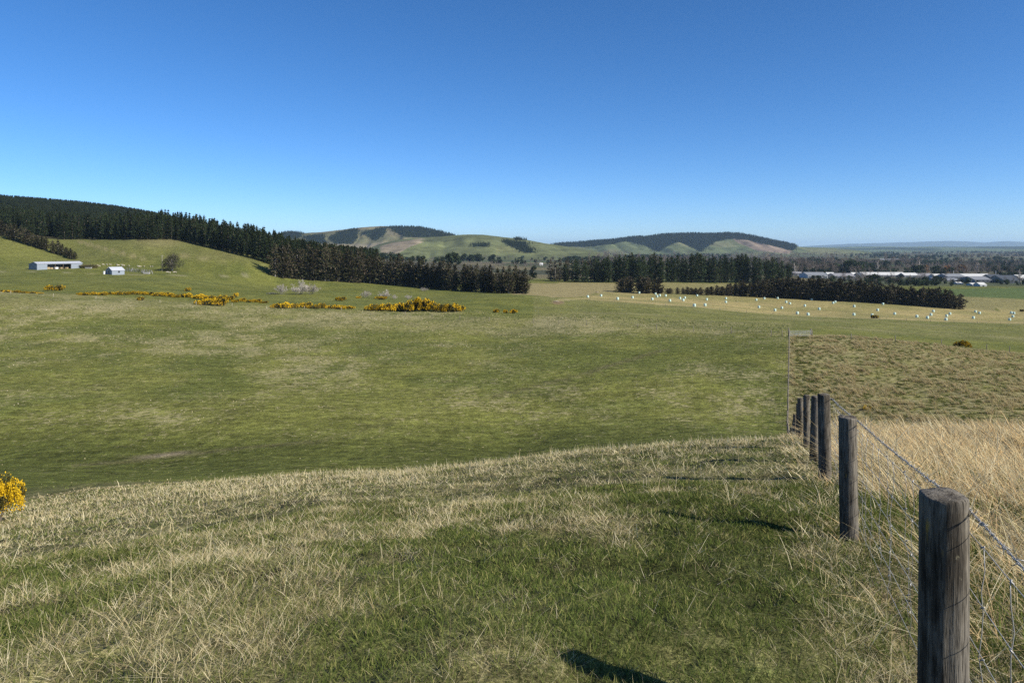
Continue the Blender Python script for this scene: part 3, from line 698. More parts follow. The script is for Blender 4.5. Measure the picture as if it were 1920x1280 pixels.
def cards(name, P, D, L, Wd, C, mat, g):
    """many small leaf sprays: centre P, long axis D, length L, width Wd"""
    n = len(P); D = D / np.linalg.norm(D, axis=1, keepdims=True)
    rnd = g.normal(0, 1, (n, 3)); S = np.cross(D, rnd); S /= np.linalg.norm(S, axis=1, keepdims=True) + 1e-9
    a = P - D * L[:, None] * 0.5; b = P + D * L[:, None] * 0.5; s = S * Wd[:, None] * 0.5
    V = np.stack([a, P - s, b, P + s], 1).reshape(-1, 3); Q = np.arange(n * 4).reshape(-1, 4)
    return mesh_np(name, V, [Q], mat, np.repeat(C, 4, 0))
def trunk_mesh(name, h, r0, mat, g, lean=0.0, n=7, top=0.03):
    m = MB(); pts = []; k = 6
    ph = g.uniform(0, 6.28)
    for i in range(k + 1):
        t = i / k; pts.append((math.cos(ph) * lean * t * t * h + 0.012 * h * math.sin(3 * t + ph), math.sin(ph) * lean * t * t * h, t * h - 0.25 * (i == 0)))
    m.tube(pts, [r0 * (1.25 if i == 0 else 1) * (1 - t_) + top * t_ for i, t_ in enumerate(np.linspace(0, 1, k + 1))], n)
    return m.mesh(name, mat, True)
def conifer(seed, h=15.0, rad=2.6, bare=0.12, shape=0.9, gap=0.15, tone=(0.032, 0.048, 0.020), brown=0.0, nw=24, per=5, dead=0, up=0.25, bark=None, card=1.0):
    g = np.random.default_rng(seed); P = []; D = []; L = []; C = []
    tone = np.array(tone); lop = g.uniform(-1, 1, 2) * 0.2
    for w in range(nw):
        t = bare + (1 - bare) * (w + g.uniform(-0.3, 0.3)) / nw; t = min(max(t, bare), 0.995)
        prof = (1 - ((t - bare) / (1 - bare)) ** (1.0 / shape)) ** 0.85 if shape < 3 else 1
        prof = min(prof, 0.55 + 1.6 * (t - bare))                                        # skirt draws in at the bottom
        rr = rad * max(prof, 0.05) * g.uniform(0.72, 1.18)
        k = per + int(g.integers(0, 3)); a0 = g.uniform(0, 6.28)
        for b in range(k):
            if g.uniform() < gap: continue
            a = a0 + 6.283 * b / k + g.normal(0, 0.25); bl = rr * g.uniform(0.6, 1.2)
            el = g.normal(up * (0.4 + 1.2 * t), 0.15); nc = max(2, int(bl / 0.42))
            d = np.array([math.cos(a), math.sin(a), math.tan(el)])
            u = (np.arange(nc) + g.uniform(0.2, 0.8, nc)) / nc
            base = np.array([lop[0] * t, lop[1] * t, t * h])
            for q in u:
                for _ in range(2):
                    p = base + d * bl * q + g.normal(0, 0.16 + 0.05 * bl, 3) * np.array([1, 1, 0.8]); P.append(p)
                    D.append(d * 0.8 + np.array([0, 0, 0.25 + 0.4 * t]) + g.normal(0, 0.45, 3)); L.append(g.uniform(0.55, 1.05) * card * (0.75 + 0.25 * (1 - t)))
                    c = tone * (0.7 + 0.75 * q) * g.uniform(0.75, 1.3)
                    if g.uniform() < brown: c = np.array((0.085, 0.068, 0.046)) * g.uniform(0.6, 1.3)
                    C.append(c)
    for _ in range(4): P.append(np.array([lop[0], lop[1], h * g.uniform(0.97, 1.02)])); D.append(np.array([0, 0, 1.0]) + g.normal(0, 0.15, 3)); L.append(0.9); C.append(tone * 1.2)
    P = np.array(P); L = np.array(L)
    P[:, 2] = np.maximum(P[:, 2], 0.15)
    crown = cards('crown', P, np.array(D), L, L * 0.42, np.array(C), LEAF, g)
    tr = trunk_mesh('trunk', h * 0.97, h * 0.016 + 0.05, bark or BARK, g)
    return tr, crown
def broadleaf(seed, h=8.0, rad=3.5, lobes=9, n=1500, tone=(0.045, 0.06, 0.028), tip=1.5, low=0.15, leaf=0.5, bark=None, tall=1.0):
    g = np.random.default_rng(seed); cen = []
    for i in range(lobes):
        a = g.uniform(0, 6.28); q = math.sqrt(g.uniform(0, 1)); z = h * (low + (0.93 - low) * g.uniform(0.15, 0.85)); env = math.sin(math.pi * min(max((z / h - low) / (1.08 - low), 0.08), 0.95)) ** 0.6
        cen.append((math.cos(a) * q * rad * 0.7 * env, math.sin(a) * q * rad * 0.7 * env, z, rad * g.uniform(0.3, 0.55)))
    cen.append((0, 0, h * 0.78, rad * 0.42)); cen = np.array(cen)
    li = g.integers(0, len(cen), n); d = g.normal(0, 1, (n, 3)); d /= np.linalg.norm(d, axis=1, keepdims=True)
    q = g.uniform(0.45, 1.0, n) ** 0.6
    P = cen[li, :3] + d * (cen[li, 3] * q)[:, None] * np.array([1, 1, 0.85 * tall]); P[:, 2] = np.clip(P[:, 2], 0.1, h * 1.05)
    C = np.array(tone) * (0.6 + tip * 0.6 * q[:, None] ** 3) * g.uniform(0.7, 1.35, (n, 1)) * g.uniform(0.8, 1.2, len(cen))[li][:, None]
    L = g.uniform(0.6, 1.3, n) * leaf
    crown = cards('crown', P, d + g.normal(0, 0.6, (n, 3)), L, L * 0.6, C, LEAF, g)
    m = MB(); m.tube([(0, 0, -0.3), (0.03 * h, 0.0, h * 0.3), (0, 0.02 * h, h * 0.6)], [0.045 * h, 0.032 * h, 0.012 * h], 7)
    for c in cen[:7]: m.tube([(0.02 * h, 0, h * 0.28), (c[0] * 0.5, c[1] * 0.5, (c[2] + h * 0.3) * 0.5), tuple(c[:3])], [0.02 * h, 0.012 * h, 0.003 * h], 5)
    return m.mesh('trunk', bark or BARK, True), crown
def bare_tree(seed, h=9.0, spread=0.35, stems=1, n=500, tone=(0.20, 0.17, 0.14), bark=None, fan=0.25, twig=0.05):
    """leafless: trunk and limbs, then a haze of thin twigs"""
    g = np.random.default_rng(seed); m = MB(); ends = []
    for s in range(stems):
        a = g.uniform(0, 6.28); ln = g.uniform(0.1, 1.0) * fan if stems > 1 else 0.03
        d = Vector((math.cos(a) * math.sin(ln), math.sin(a) * math.sin(ln), math.cos(ln))); hh = h * g.uniform(0.7, 1.0)
        p0 = Vector((math.cos(a), math.sin(a), 0)) * (0.06 * h * (stems > 1)); r0 = 0.028 * h / (stems ** 0.5)
        m.tube([p0 - Vector((0, 0, .2)), p0 + d * hh * 0.5, p0 + d * hh], [r0, r0 * 0.6, r0 * 0.12], 5)
        for b in range(12 if stems == 1 else 5):
            t = g.uniform(0.2, 0.95); a2 = g.uniform(0, 6.28); e = Vector((math.cos(a2), math.sin(a2), g.uniform(0.6, 1.8))).normalized()
            q = p0 + d * hh * t; l = h * spread * (1.1 - t) * g.uniform(0.6, 1.2) + 0.04 * h
            m.tube([q, q + e * l * 0.5, q + e * l + Vector((0, 0, 0.08 * l))], [r0 * 0.45, r0 * 0.25, r0 * 0.06], 4); ends.append((q, e, l))
    P = np.empty((n, 3)); D = np.empty((n, 3)); L = np.empty(n)
    for i in range(n):
        q, e, l = ends[int(g.integers(0, len(ends)))]; P[i] = q + e * l * g.uniform(0.3, 1.15) + Vector(g.normal(0, 0.05 * h * (0.5 + spread), 3)); D[i] = np.array(e) + g.normal(0, 0.45, 3) + np.array((0, 0, 0.4)); L[i] = g.uniform(0.05, 0.13) * h
    P[:, 2] = np.maximum(P[:, 2], 0.1)
    C = np.array(tone) * g.uniform(0.7, 1.3, (n, 1))
    return m.mesh('trunk', bark or PALEBARK, True), cards('crown', P, D, L, np.full(n, twig), C, TWIG, g)
def gorse(seed, rx=2.0, ry=1.6, h=1.6, n=1600, flower=0.5, leaf=0.22, lumps=10):
    """dense spiny mound with yellow flower heads on its outside"""
    g = np.random.default_rng(seed); cen = []
    for i in range(lumps):
        a = g.uniform(0, 6.28); q = math.sqrt(g.uniform(0, 1)) * 0.75; cen.append((q * rx * math.cos(a), q * ry * math.sin(a), h * g.uniform(0.3, 0.62) * (1.05 - 0.5 * q), min(rx, h) * g.uniform(0.28, 0.48)))
    cen = np.array(cen); li = g.integers(0, lumps, n); d = g.normal(0, 1, (n, 3)); d[:, 2] = np.abs(d[:, 2]) * 0.9 - 0.35; d /= np.linalg.norm(d, axis=1, keepdims=True)
    q = g.uniform(0.5, 1.0, n) ** 0.5; P = cen[li, :3] + d * (cen[li, 3] * q)[:, None]; P[:, 2] = np.maximum(P[:, 2], 0.06)
    patch = fbm(P[:, 0] * 1.6 / max(leaf * 5, .6) + seed, (P[:, 1] + P[:, 2] * 1.7) * 1.6 / max(leaf * 5, .6), seed, 2)
    fl = (q > 0.70) & (patch + g.normal(0, 0.08, n) < 0.28 + 0.42 * flower) & (P[:, 2] > 0.18 * h)
    C = np.where(fl[:, None], np.array((0.56, 0.37, 0.02)) * g.uniform(0.55, 1.15, (n, 1)), np.array((0.085, 0.080, 0.030)) * g.uniform(0.6, 1.4, (n, 1)))
    L = np.where(fl, g.uniform(0.5, 0.9, n), g.uniform(0.8, 1.5, n)) * leaf
    D = d + g.normal(0, 0.5, (n, 3)) + np.array((0, 0, 0.3))
    k = ~fl
    body = cards('foliage', P[k], D[k], L[k], L[k] * 0.4, C[k], LEAF, g)
    flo = cards('blossom', P[fl] + d[fl] * leaf * 0.35, D[fl], L[fl], L[fl] * 0.75, C[fl], LEAF, g)
    m = MB()
    for i in range(6):
        c = cen[i]; m.tube([(c[0] * 0.2, c[1] * 0.2, -0.1), (c[0] * 0.5, c[1] * 0.5, c[2] * 0.5), tuple(c[:3])], [0.03 * h, 0.02 * h, 0.008 * h], 5)
    return m.mesh('stem', BARK, True), body, flo

def plant(name, meshes, loc, scale, rz, label, cat, group=None, parts=('trunk', 'crown')):
    o = empty(name, loc, rz); o.scale = scale if isinstance(scale, tuple) else (scale,) * 3
    tag(o, label, cat, group)
    for p, me in zip(parts, meshes): obj(p, me, o)
    return o

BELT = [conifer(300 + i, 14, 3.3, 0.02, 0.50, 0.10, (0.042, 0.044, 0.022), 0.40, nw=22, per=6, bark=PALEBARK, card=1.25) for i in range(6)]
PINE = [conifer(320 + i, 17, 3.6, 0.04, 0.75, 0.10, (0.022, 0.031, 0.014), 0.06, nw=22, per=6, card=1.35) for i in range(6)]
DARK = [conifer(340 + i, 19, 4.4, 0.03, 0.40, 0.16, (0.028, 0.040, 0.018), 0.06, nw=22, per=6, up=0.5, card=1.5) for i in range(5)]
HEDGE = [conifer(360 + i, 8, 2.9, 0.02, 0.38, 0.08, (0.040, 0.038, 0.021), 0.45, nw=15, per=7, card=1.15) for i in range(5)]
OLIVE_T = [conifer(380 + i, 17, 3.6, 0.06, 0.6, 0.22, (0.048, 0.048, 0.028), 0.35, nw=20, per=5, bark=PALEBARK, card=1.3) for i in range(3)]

ORD = ['first', 'second', 'third', 'fourth', 'fifth', 'sixth', 'seventh', 'eighth', 'ninth', 'tenth', 'eleventh', 'twelfth', 'thirteenth', 'fourteenth', 'fifteenth']
def row(kind, name, pts, n, hpx, label, cat, group, y0, jit=3.0, depth=3.0, hvar=0.14, base_h=15.0, wide=(0.85, 1.25), skip=()):
    """a line of trees whose feet follow the given photo row; heights come from the row of their tops"""
    xs = np.linspace(pts[0][0], pts[-1][0], n); placed = 0
    for i, x in enumerate(xs):
        x = x + R.uniform(-jit, jit)
        if any(a < x < b for a, b in skip): continue
        y = np.interp(x, [p[0] for p in pts], [p[1] for p in pts]); g = hit(x, y, y0, 1500)
        Y = g.y + R.uniform(0, depth); X = (x - CX) / F * Y; z = gz(X, Y)
        top = np.interp(x, [p[0] for p in hpx], [p[1] for p in hpx]); H = max((y - top) / F * Y, 1.5) * R.uniform(1 - hvar, 1 + hvar * 0.7)
        s = H / base_h; w = s * R.uniform(*wide)
        plant(name, R.choice(kind), (X, Y, z - 0.1), (w, w, s), R.uniform(0, 6.28), label + ', %s from left' % ORD[placed] if n <= 15 else label, cat, group); placed += 1

# shelterbelt in front of the plantation
row(BELT, 'shelterbelt_tree', [(516,520),(600,527),(700,532),(760,537)], 33, [(516,462),(560,462),(620,462),(700,476),(760,484)], 'ragged brown-green conifer in the shelterbelt at the foot of the pine plantation', 'tree', 'shelterbelt conifers below the plantation', 330, base_h=14, wide=(0.9, 1.3))
row(BELT, 'shelterbelt_tree', [(764,537),(850,545),(985,552)], 30, [(764,486),(820,492),(850,497),(870,500),(930,501),(985,502)], 'ragged brown-green conifer in the shelterbelt running out past the plantation', 'tree', 'shelterbelt conifers running out onto the flat', 330, base_h=14, skip=((856, 865),), hvar=0.2, wide=(0.95, 1.4))
row(BELT, 'shelterbelt_tree', [(530,522),(600,527),(705,532),(850,545),(975,551)], 34, [(530,462),(620,462),(705,474),(850,494),(975,506)], 'conifer in the back row of the shelterbelt', 'tree', 'back row of the shelterbelt', 345, depth=9, base_h=14, skip=((856, 866),))
# tall dark pines on the flat
row(OLIVE_T, 'thin_pine', [(1034,527),(1150,528)], 15, [(1034,486),(1150,484)], 'thin olive pine at the thinned end of the tall pine belt', 'tree', 'thin olive pines on the flat', 450, base_h=17, depth=10, wide=(1.0, 1.5))
row(DARK, 'tall_pine', [(1120,530),(1300,530),(1480,532)], 34, [(1120,486),(1160,480),(1200,477),(1400,480),(1450,483),(1480,495)], 'tall dark green pine in the belt behind the hay field', 'tree', 'tall dark pines behind the hay field', 450, base_h=19, depth=12, hvar=0.12, wide=(0.8, 1.15))
row(DARK, 'tall_pine', [(1060,530),(1480,531)], 22, [(1060,492),(1160,482),(1400,482),(1480,500)], 'dark pine in the back row of the tall belt', 'tree', 'back row of the tall pine belt', 470, base_h=19, depth=20, wide=(0.8, 1.2))
# trimmed belt along the hay field
row(HEDGE, 'hedge_conifer', [(1166,548),(1232,551)], 9, [(1166,521),(1200,518),(1232,524)], 'bushy maroon-brown conifer at the clumped end of the hay field hedge', 'tree', 'clumped hedge end', 360, base_h=8, wide=(1.1, 1.5), skip=((1191, 1198),))
row(HEDGE, 'hedge_conifer', [(1240,551),(1365,555)], 14, [(1240,541),(1290,539),(1365,534)], 'small sparse conifer in the low gappy stretch of hedge', 'tree', 'low stretch of hedge', 360, base_h=8, wide=(1.2, 1.9))
row(HEDGE, 'hedge_conifer', [(1368,555),(1500,561),(1600,566),(1700,572),(1798,580)], 48, [(1368,529),(1420,525),(1500,522),(1600,526),(1700,536),(1760,541),(1798,549)], 'dense dark conifer in the belt along the back of the hay field', 'tree', 'hay field hedge conifers', 360, base_h=8, wide=(0.9, 1.3), hvar=0.16)
row(HEDGE, 'hedge_conifer', [(1380,555),(1500,561),(1700,572),(1780,579)], 26, [(1380,531),(1500,525),(1700,538),(1780,550)], 'conifer in the second row of the hay field belt', 'tree', 'second row of the hay field belt', 375, depth=7, base_h=8)
# line of trees down the left bank, front of the plantation behind
row(BELT, 'bank_conifer', [(-40,428),(0,441),(60,462),(140,487)], 22, [(-40,392),(0,412),(60,434),(110,452),(140,470)], 'bushy conifer in the row running down the green bank above the open shed', 'tree', 'conifers down the green bank', 380, base_h=14, wide=(1.6, 2.2))
row(PINE, 'plantation_pine', [(120,449),(180,448),(330,449),(430,472),(506,495),(516,515)], 46, [(120,402),(200,402),(330,408),(380,413),(430,425),(516,446)], 'dark pine on the front edge of the plantation behind the knoll', 'tree', 'front edge of the plantation', 400, base_h=17, wide=(0.9, 1.3))

# the plantation itself reads as one mass
def forest():
    n = 36000; Y = rng.uniform(440, 1500, n); px = rng.uniform(-520, 712, n); X = (px - CX) / F * Y; Z = height(X, Y); py = proj(X, Y, Z)[1]
    edge_x = [-600, 0, 120, 200, 330, 430, 506, 516, 600, 705]; edge_y = [395, 436, 446, 446, 447, 470, 493, 517, 524, 530]
    keep = (py < np.interp(px, edge_x, edge_y)) & (Y < np.interp(px, [-520, 350, 420, 560, 700], [1500, 1450, 1100, 760, 600])); keep &= (Y > np.interp(px, [-600, 0, 140, 400, 520, 560, 705], [600, 520, 500, 480, 425, 425, 440]))
    keep &= ~((px < 360) & (Y > 625) & (Y < 740))
    X, Y, Z = X[keep], Y[keep], Z[keep]
    # thin with distance so that trees stay a few metres apart
    cell = np.round(X / 3.6).astype(np.int64) * 1000003 + np.round(Y / 3.6).astype(np.int64); _, u = np.unique(cell, return_index=True); X, Y, Z = X[u], Y[u], Z[u]; n = len(X)
    s = np.where(Y > 740, rng.uniform(0.55, 0.70, n), rng.uniform(0.66, 1.15, n))
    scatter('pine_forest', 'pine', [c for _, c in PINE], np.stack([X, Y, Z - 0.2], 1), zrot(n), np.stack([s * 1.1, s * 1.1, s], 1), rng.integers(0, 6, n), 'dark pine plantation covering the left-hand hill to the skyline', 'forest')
forest()

# woods on the far hills
FARP = [conifer(400 + i, 16, 4.2, 0.02, 1.1, 0.1, (0.026, 0.038, 0.018), 0.05, nw=9, per=4, card=2.4)[1] for i in range(3)]
def hill_wood(key, polys, n, label, size=1.0, vmin=0.05):
    V, px, py, v, C, nx = HILL[key]; ok = np.zeros(len(px), bool)
    for p in polys: ok |= inpoly(px, py, p)
    ids = np.where(ok & (v <= 1.15) & (v > vmin))[0]
    w = np.ones(len(ids)); k = rng.choice(ids, n); P = V[k] + rng.normal(0, 1, (n, 3)) * np.array([9, 9, 0]); s = rng.uniform(0.7, 1.25, n) * size
    scatter('hill_forest', 'farpine', FARP, P - np.array([0, 0, 3.0]), zrot(n), s, rng.integers(0, 3, n), label, 'forest')
hill_wood('a', FOREST_A, 5000, 'dark blue-green wood patches on the brown hill', 0.75)
hill_wood('b', FOREST_B, 700, 'small dark pine woods on the smooth green hill', 0.65)
hill_wood('c', FOREST_C, 14000, 'dark pine forest over the top of the long far hill', 0.85)

# the plain: belts, woods and bare orchards too many to count
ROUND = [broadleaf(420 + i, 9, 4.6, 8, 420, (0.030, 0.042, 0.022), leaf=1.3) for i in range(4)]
BARE = [bare_tree(430 + i, 12, 0.42, 1, 330, (0.15, 0.125, 0.105), twig=0.10) for i in range(4)]
POPLAR = [bare_tree(436 + i, 16, 0.16, 1, 330, (0.19, 0.165, 0.14), twig=0.10) for i in range(3)]
RUSSET = [broadleaf(440 + i, 9, 4.5, 8, 420, (0.17, 0.095, 0.040), leaf=1.1) for i in range(2)]
def plain_trees():
    XX = []; kind = []; SS = []
    def belt(x0, Y0, x1, Y1, gap, k, s, wid=6, fill=1.0):
        a = np.array([(x0 - CX) / F * Y0, Y0]); b = np.array([(x1 - CX) / F * Y1, Y1]); L = np.linalg.norm(b - a); m = max(2, int(L / gap))
        t = rng.uniform(0, 1, m); p = a + (b - a) * t[:, None] + rng.normal(0, wid, (m, 2)); q = rng.uniform(0, 1, m) < fill
        XX.append(p[q]); kind.append(np.full(q.sum(), k)); SS.append(rng.uniform(0.75, 1.2, q.sum()) * s)
    # dark belts at the foot of the hills, middle distance
    for (x0, Y0, x1, Y1, k, s, gp) in [(700,1050,800,1080,0,0.9,6),(770,1150,860,1150,0,1.0,6),(850,1400,930,1420,0,1.7,5),(925,1250,1008,1250,0,0.9,4),(790,1000,1010,1000,2,0.55,3.5),(880,880,1060,900,2,0.5,3.5),(900,940,1020,960,1,0.5,4),
                                       (700,1250,760,1280,0,1.5,5),(995,1300,1040,1350,1,0.9,5),(690,960,860,980,0,0.8,5),(1000,1100,1200,1150,1,0.9,6),(1040,1500,1110,1500,0,1.1,5),(1090,1250,1250,1250,0,1.0,7),(1210,1300,1330,1300,1,1.0,6),(1330,1350,1480,1350,0,1.0,7)]:
        belt(x0, Y0, x1, Y1, gp, k, s, 7)
    # right-hand plain: bands of trees getting finer towards the horizon
    for i in range(250):
        Y0 = float(np.exp(rng.uniform(math.log(860), math.log(5200)))); x0 = rng.uniform(1020, 2060); ln = rng.uniform(30, 150); dy = rng.uniform(-0.06, 0.06)
        belt(x0, Y0, x0 + ln, Y0 * (1 + dy), 4.5 + Y0 / 420, int(rng.choice([0, 0, 0, 1, 1, 2])), rng.uniform(0.9, 1.7), 3 + Y0 / 190, 0.95)
    for i in range(110):
        Y0 = float(np.exp(rng.uniform(math.log(1500), math.log(5200)))); x0 = rng.uniform(640, 1100); belt(x0, Y0, x0 + rng.uniform(20, 110), Y0 * 1.02, 8 + Y0 / 220, int(rng.choice([0, 0, 1])), rng.uniform(0.7, 1.2), 4 + Y0 / 130)
    # trees between hedge and works
    belt(1480, 600, 1760, 640, 4, 1, 0.62, 16, 0.8); belt(1500, 590, 1760, 610, 7, 0, 0.62, 9, 0.9); belt(1560, 640, 1700, 660, 5, 2, 0.62, 8); belt(1640, 640, 1790, 650, 4, 0, 0.75, 8)
    belt(1760, 640, 1800, 640, 4, 1, 0.5, 5); belt(1860, 640, 1990, 640, 4, 0, 0.55, 6); belt(1900, 660, 1990, 660, 5, 1, 0.7, 6)
    belt(1690, 610, 1790, 600, 3, 0, 0.55, 6); belt(1500, 665, 1600, 670, 6, 0, 0.7, 8); belt(1560, 680, 1760, 690, 7, 1, 0.75, 10); belt(1600, 670, 1660, 670, 4, 2, 0.6, 8); belt(1780, 690, 1860, 690, 6, 0, 0.5, 8); belt(1640, 655, 1710, 650, 4, 0, 0.85, 8); belt(1850, 700, 1960, 700, 6, 1, 0.6, 8)
    # behind the works
    for q in range(14): x_ = 1480 + q * 32; belt(x_, 1000 + 60 * (q % 3), x_ + 60, 1020 + 90 * (q % 4), 4.5, int(rng.choice([0, 1, 1, 2])), rng.uniform(0.8, 1.1), 10)
    for q in range(20): x_ = 1040 + q * 45; belt(x_, 1300 + 150 * (q % 4), x_ + 80, 1350 + 130 * (q % 5), 5, int(rng.choice([0, 0, 1, 1])), rng.uniform(0.9, 1.3), 12)
    belt(1490, 900, 1580, 930, 4, 1, 1.0, 9); belt(1500, 880, 1560, 880, 7, 0, 0.9, 6); belt(1580, 880, 1650, 900, 5, 1, 1.1, 9); belt(1650, 900, 1700, 900, 4, 0, 0.9, 9); belt(1845, 880, 1925, 900, 4, 0, 0.75, 9); belt(1690, 930, 1920, 960, 6, 1, 0.9, 12); belt(1820, 890, 1850, 890, 5, 2, 1.0, 6)
    P = np.concatenate(XX); k = np.concatenate(kind); S = np.concatenate(SS); Z = height(P[:, 0], P[:, 1]); P3 = np.stack([P[:, 0], P[:, 1], Z - 0.2], 1)
    for kk, nm, src, lab in ((0, 'distant_evergreens', ROUND, 'dark evergreen belts dotted across the plain toward the hills'), (1, 'distant_bare_trees', BARE, 'brown leafless trees massed across the plain'), (2, 'distant_poplars', POPLAR, 'thin grey leafless poplars in rows on the plain')):
        q = k == kk; n = int(q.sum()); scatter(nm, nm, [c for _, c in src], P3[q], zrot(n), S[q], rng.integers(0, len(src), n), lab, 'trees')
plain_trees()

# single trees one can pick out
def lone(name, src, px, base, H, bh, label, y0, group=None, wide=1.0, cat='tree'):
    g = hit(px, base, y0, 2500); s = H / F * g.y / bh
    return plant(name, src, (g.x, g.y, g.z - 0.1), (s * wide, s * wide, s), R.uniform(0, 6.28), label, cat, group)
OLD = broadleaf(450, 9, 6.0, 26, 2600, (0.060, 0.056, 0.040), leaf=0.5, bark=PALEBARK, low=-0.12)
lone('old_tree', OLD, 323, 508, 34, 9, 'lone grey-green spreading tree beside the stock yards', 330, wide=1.0)
lone('plain_tree', ROUND[0], 1000, 524, 27, 9, 'single dark tree standing between the two shelterbelts', 400, wide=0.75)
for (x, b, h, k, lab, w) in [(845, 506, 34, 0, 'big rounded dark tree on the flat before the green hill', 1.1), (1590, 514, 28, 0, 'dark spreading macrocarpa behind the long white roofs', 1.3),
                             (1562, 512, 18, 0, 'low round dark tree left of the dark macrocarpa', 1.0), (1612, 514, 21, 1, 'grey bare tree just right of the dark macrocarpa', 1.3), (1645, 514, 29, 1, 'tall brown leafless tree crown above the white roofs', 1.3),
                             (1723, 515, 28, 2, 'pale bare poplar left of the russet trees', 1.8), (1832, 516, 26, 2, 'pale bare poplars right of the russet trees', 2.4), (1735, 514, 18, 3, 'bright russet tree beside the pale bare poplar', 0.9),
                             (1752, 515, 17, 0, 'dark tree between the two patches of russet', 1.0), (1774, 515, 19, 3, 'wide russet tree behind the works roofs', 1.1), (1793, 513, 16, 3, 'dull russet tree in the middle of the russet group', 1.0), (1806, 514, 19, 3, 'rightmost russet tree behind the works roofs', 1.0),
                             (1913, 533, 34, 2, 'bare grey poplars standing before the works at the picture edge', 1.6), (1490, 516, 26, 2, 'pale bare poplar at the end of the tall pine belt', 2.0), (1525, 512, 22, 1, 'leafless tree rising behind the works', 1.1)]:
    src = (ROUND, BARE, POPLAR, RUSSET)[k]; bh = (9, 12, 16, 9)[k]
    lone('russet_tree' if k == 3 else 'evergreen_tree' if k == 0 else 'leafless_tree', R.choice(src), x, b, h, bh, lab, 640, wide=w)

# ------------------------------------------------------------------ gorse and leafless shrubs
GM = [gorse(460 + i, 2.2, 1.7, 1.7, 1600, 0.80, 0.36) for i in range(5)]
GP3 = ('stem', 'foliage', 'blossom')
def gorse_at(px, base, hpx, wpx, label, y0, group=None, kind=None):
    g = hit(px, base, y0, 1200); H = hpx / F * g.y; Wd = wpx / F * g.y
    sz = H / 1.55; sx = Wd / 4.2
    return plant('gorse_bush', kind or R.choice(GM), (g.x, g.y, g.z - 0.05), (sx, max(sx * 0.8, sz * 0.8), sz), R.uniform(-0.4, 0.4), label, 'gorse bush', group, GP3)
def gorse_run(pts, n, hpx, wpx, label, group, y0):
    for i, x in enumerate(np.linspace(pts[0][0], pts[-1][0], n)):
        x += R.uniform(-3, 3); y = np.interp(x, [p[0] for p in pts], [p[1] for p in pts]) + R.uniform(-1.2, 0.8)
        h = np.interp(x, [p[0] for p in hpx], [p[1] for p in hpx]) * R.uniform(0.8, 1.15); gorse_at(x, y, h, wpx * R.uniform(0.8, 1.3), label + ', %s from left' % ORD[i] if n <= 15 else label, y0, group)
gorse_run([(0,550),(60,553),(75,555)], 6, [(0,5),(75,3)], 18, 'low flowering gorse in the thin run at the edge of the picture', 'gorse at the far edge of the crest', 195)
gorse_run([(160,553),(260,553),(300,555),(400,562),(430,563)], 26, [(160,6),(300,7),(430,8)], 19, 'flowering gorse in the long yellow run below the small shed', 'long yellow gorse run', 195)
gorse_run([(440,566),(495,568)], 5, [(440,7),(495,5)], 17, 'low flowering gorse at the tail of the long yellow run', 'tail of the long gorse run', 195)
gorse_run([(520,577),(560,578),(600,578),(655,579)], 9, [(520,10),(570,11),(655,5)], 26, 'bright gorse in the spreading patch below the big grey shrub', 'spreading gorse patch', 195)
gorse_run([(700,583),(780,584),(860,584)], 15, [(700,13),(740,14),(780,22),(830,18),(860,12)], 30, 'gorse bush in the largest golden thicket before the shelterbelt', 'largest gorse thicket', 195)
for (x, b, h, w, lab) in [(103,545,11,42,'dark rounded gorse bush standing alone above the yellow run'), (352,546,8,8,'tiny gorse bush on the flat above the yellow run'), (263,571,8,12,'small gorse bush on the near side of the yellow run'),
                          (384,576,12,42,'dark-ended gorse clump below the yellow run'), (412,576,14,36,'bright yellow gorse clump beside the dark-ended one'), (150,552,4,16,'low brown bush at the start of the yellow run'), (442,557,9,7,'small dark upright bush above the yellow run'),
                          (639,564,8,24,'round golden gorse bush alone on the green flat'), (672,559,4,12,'flat little gorse patch beside a grey shrub'), (715,561,6,26,'low brown gorse under the grey shrub'), (931,586,8,13,'round gorse bush right of the largest thicket'), (948,587,7,10,'smaller gorse bush between two others past the thicket'), (962,587,8,16,'last gorse bush of the trio past the thicket')]:
    gorse_at(x, b, h, w, lab, 195)
DARKG = gorse(480, 2.2, 1.7, 1.7, 900, 0.12, 0.42)
gorse_at(1640, 597, 8, 12, 'small dark gorse bush on the edge of the hay field', 200, kind=DARKG)
gorse_at(1916, 584, 5, 5, 'little dark bush at the far side of the hay field', 300, kind=DARKG)
NEARG = gorse(484, 1.1, 1.0, 1.75, 11000, 0.75, 0.085, 22)
gg = hit(-14, 982, 8, 60)
plant('gorse_bush', NEARG, (gg.x, gg.y, gg.z - 0.05), (0.62, 0.62, 0.98), 0.6, 'large bright yellow gorse bush cut by the picture edge', 'gorse bush', None, GP3)
MIDG = gorse(488, 1.5, 1.4, 1.3, 3200, 1.0, 0.18, 14)
g5 = hit(1806, 652, 70, 300); plant('gorse_bush', MIDG, (g5.x, g5.y, g5.z), (0.95, 0.95, 1.0), 1.2, 'dark gorse bush with a few flowers above the tussock bank', 'gorse bush', None, GP3)
g6 = hit(1626, 768, 40, 120); plant('gorse_bush', GM[1], (g6.x, g6.y, g6.z), (0.20, 0.18, 0.28), 0.3, 'tiny yellow gorse seedling low on the tussock bank', 'gorse bush', None, GP3)

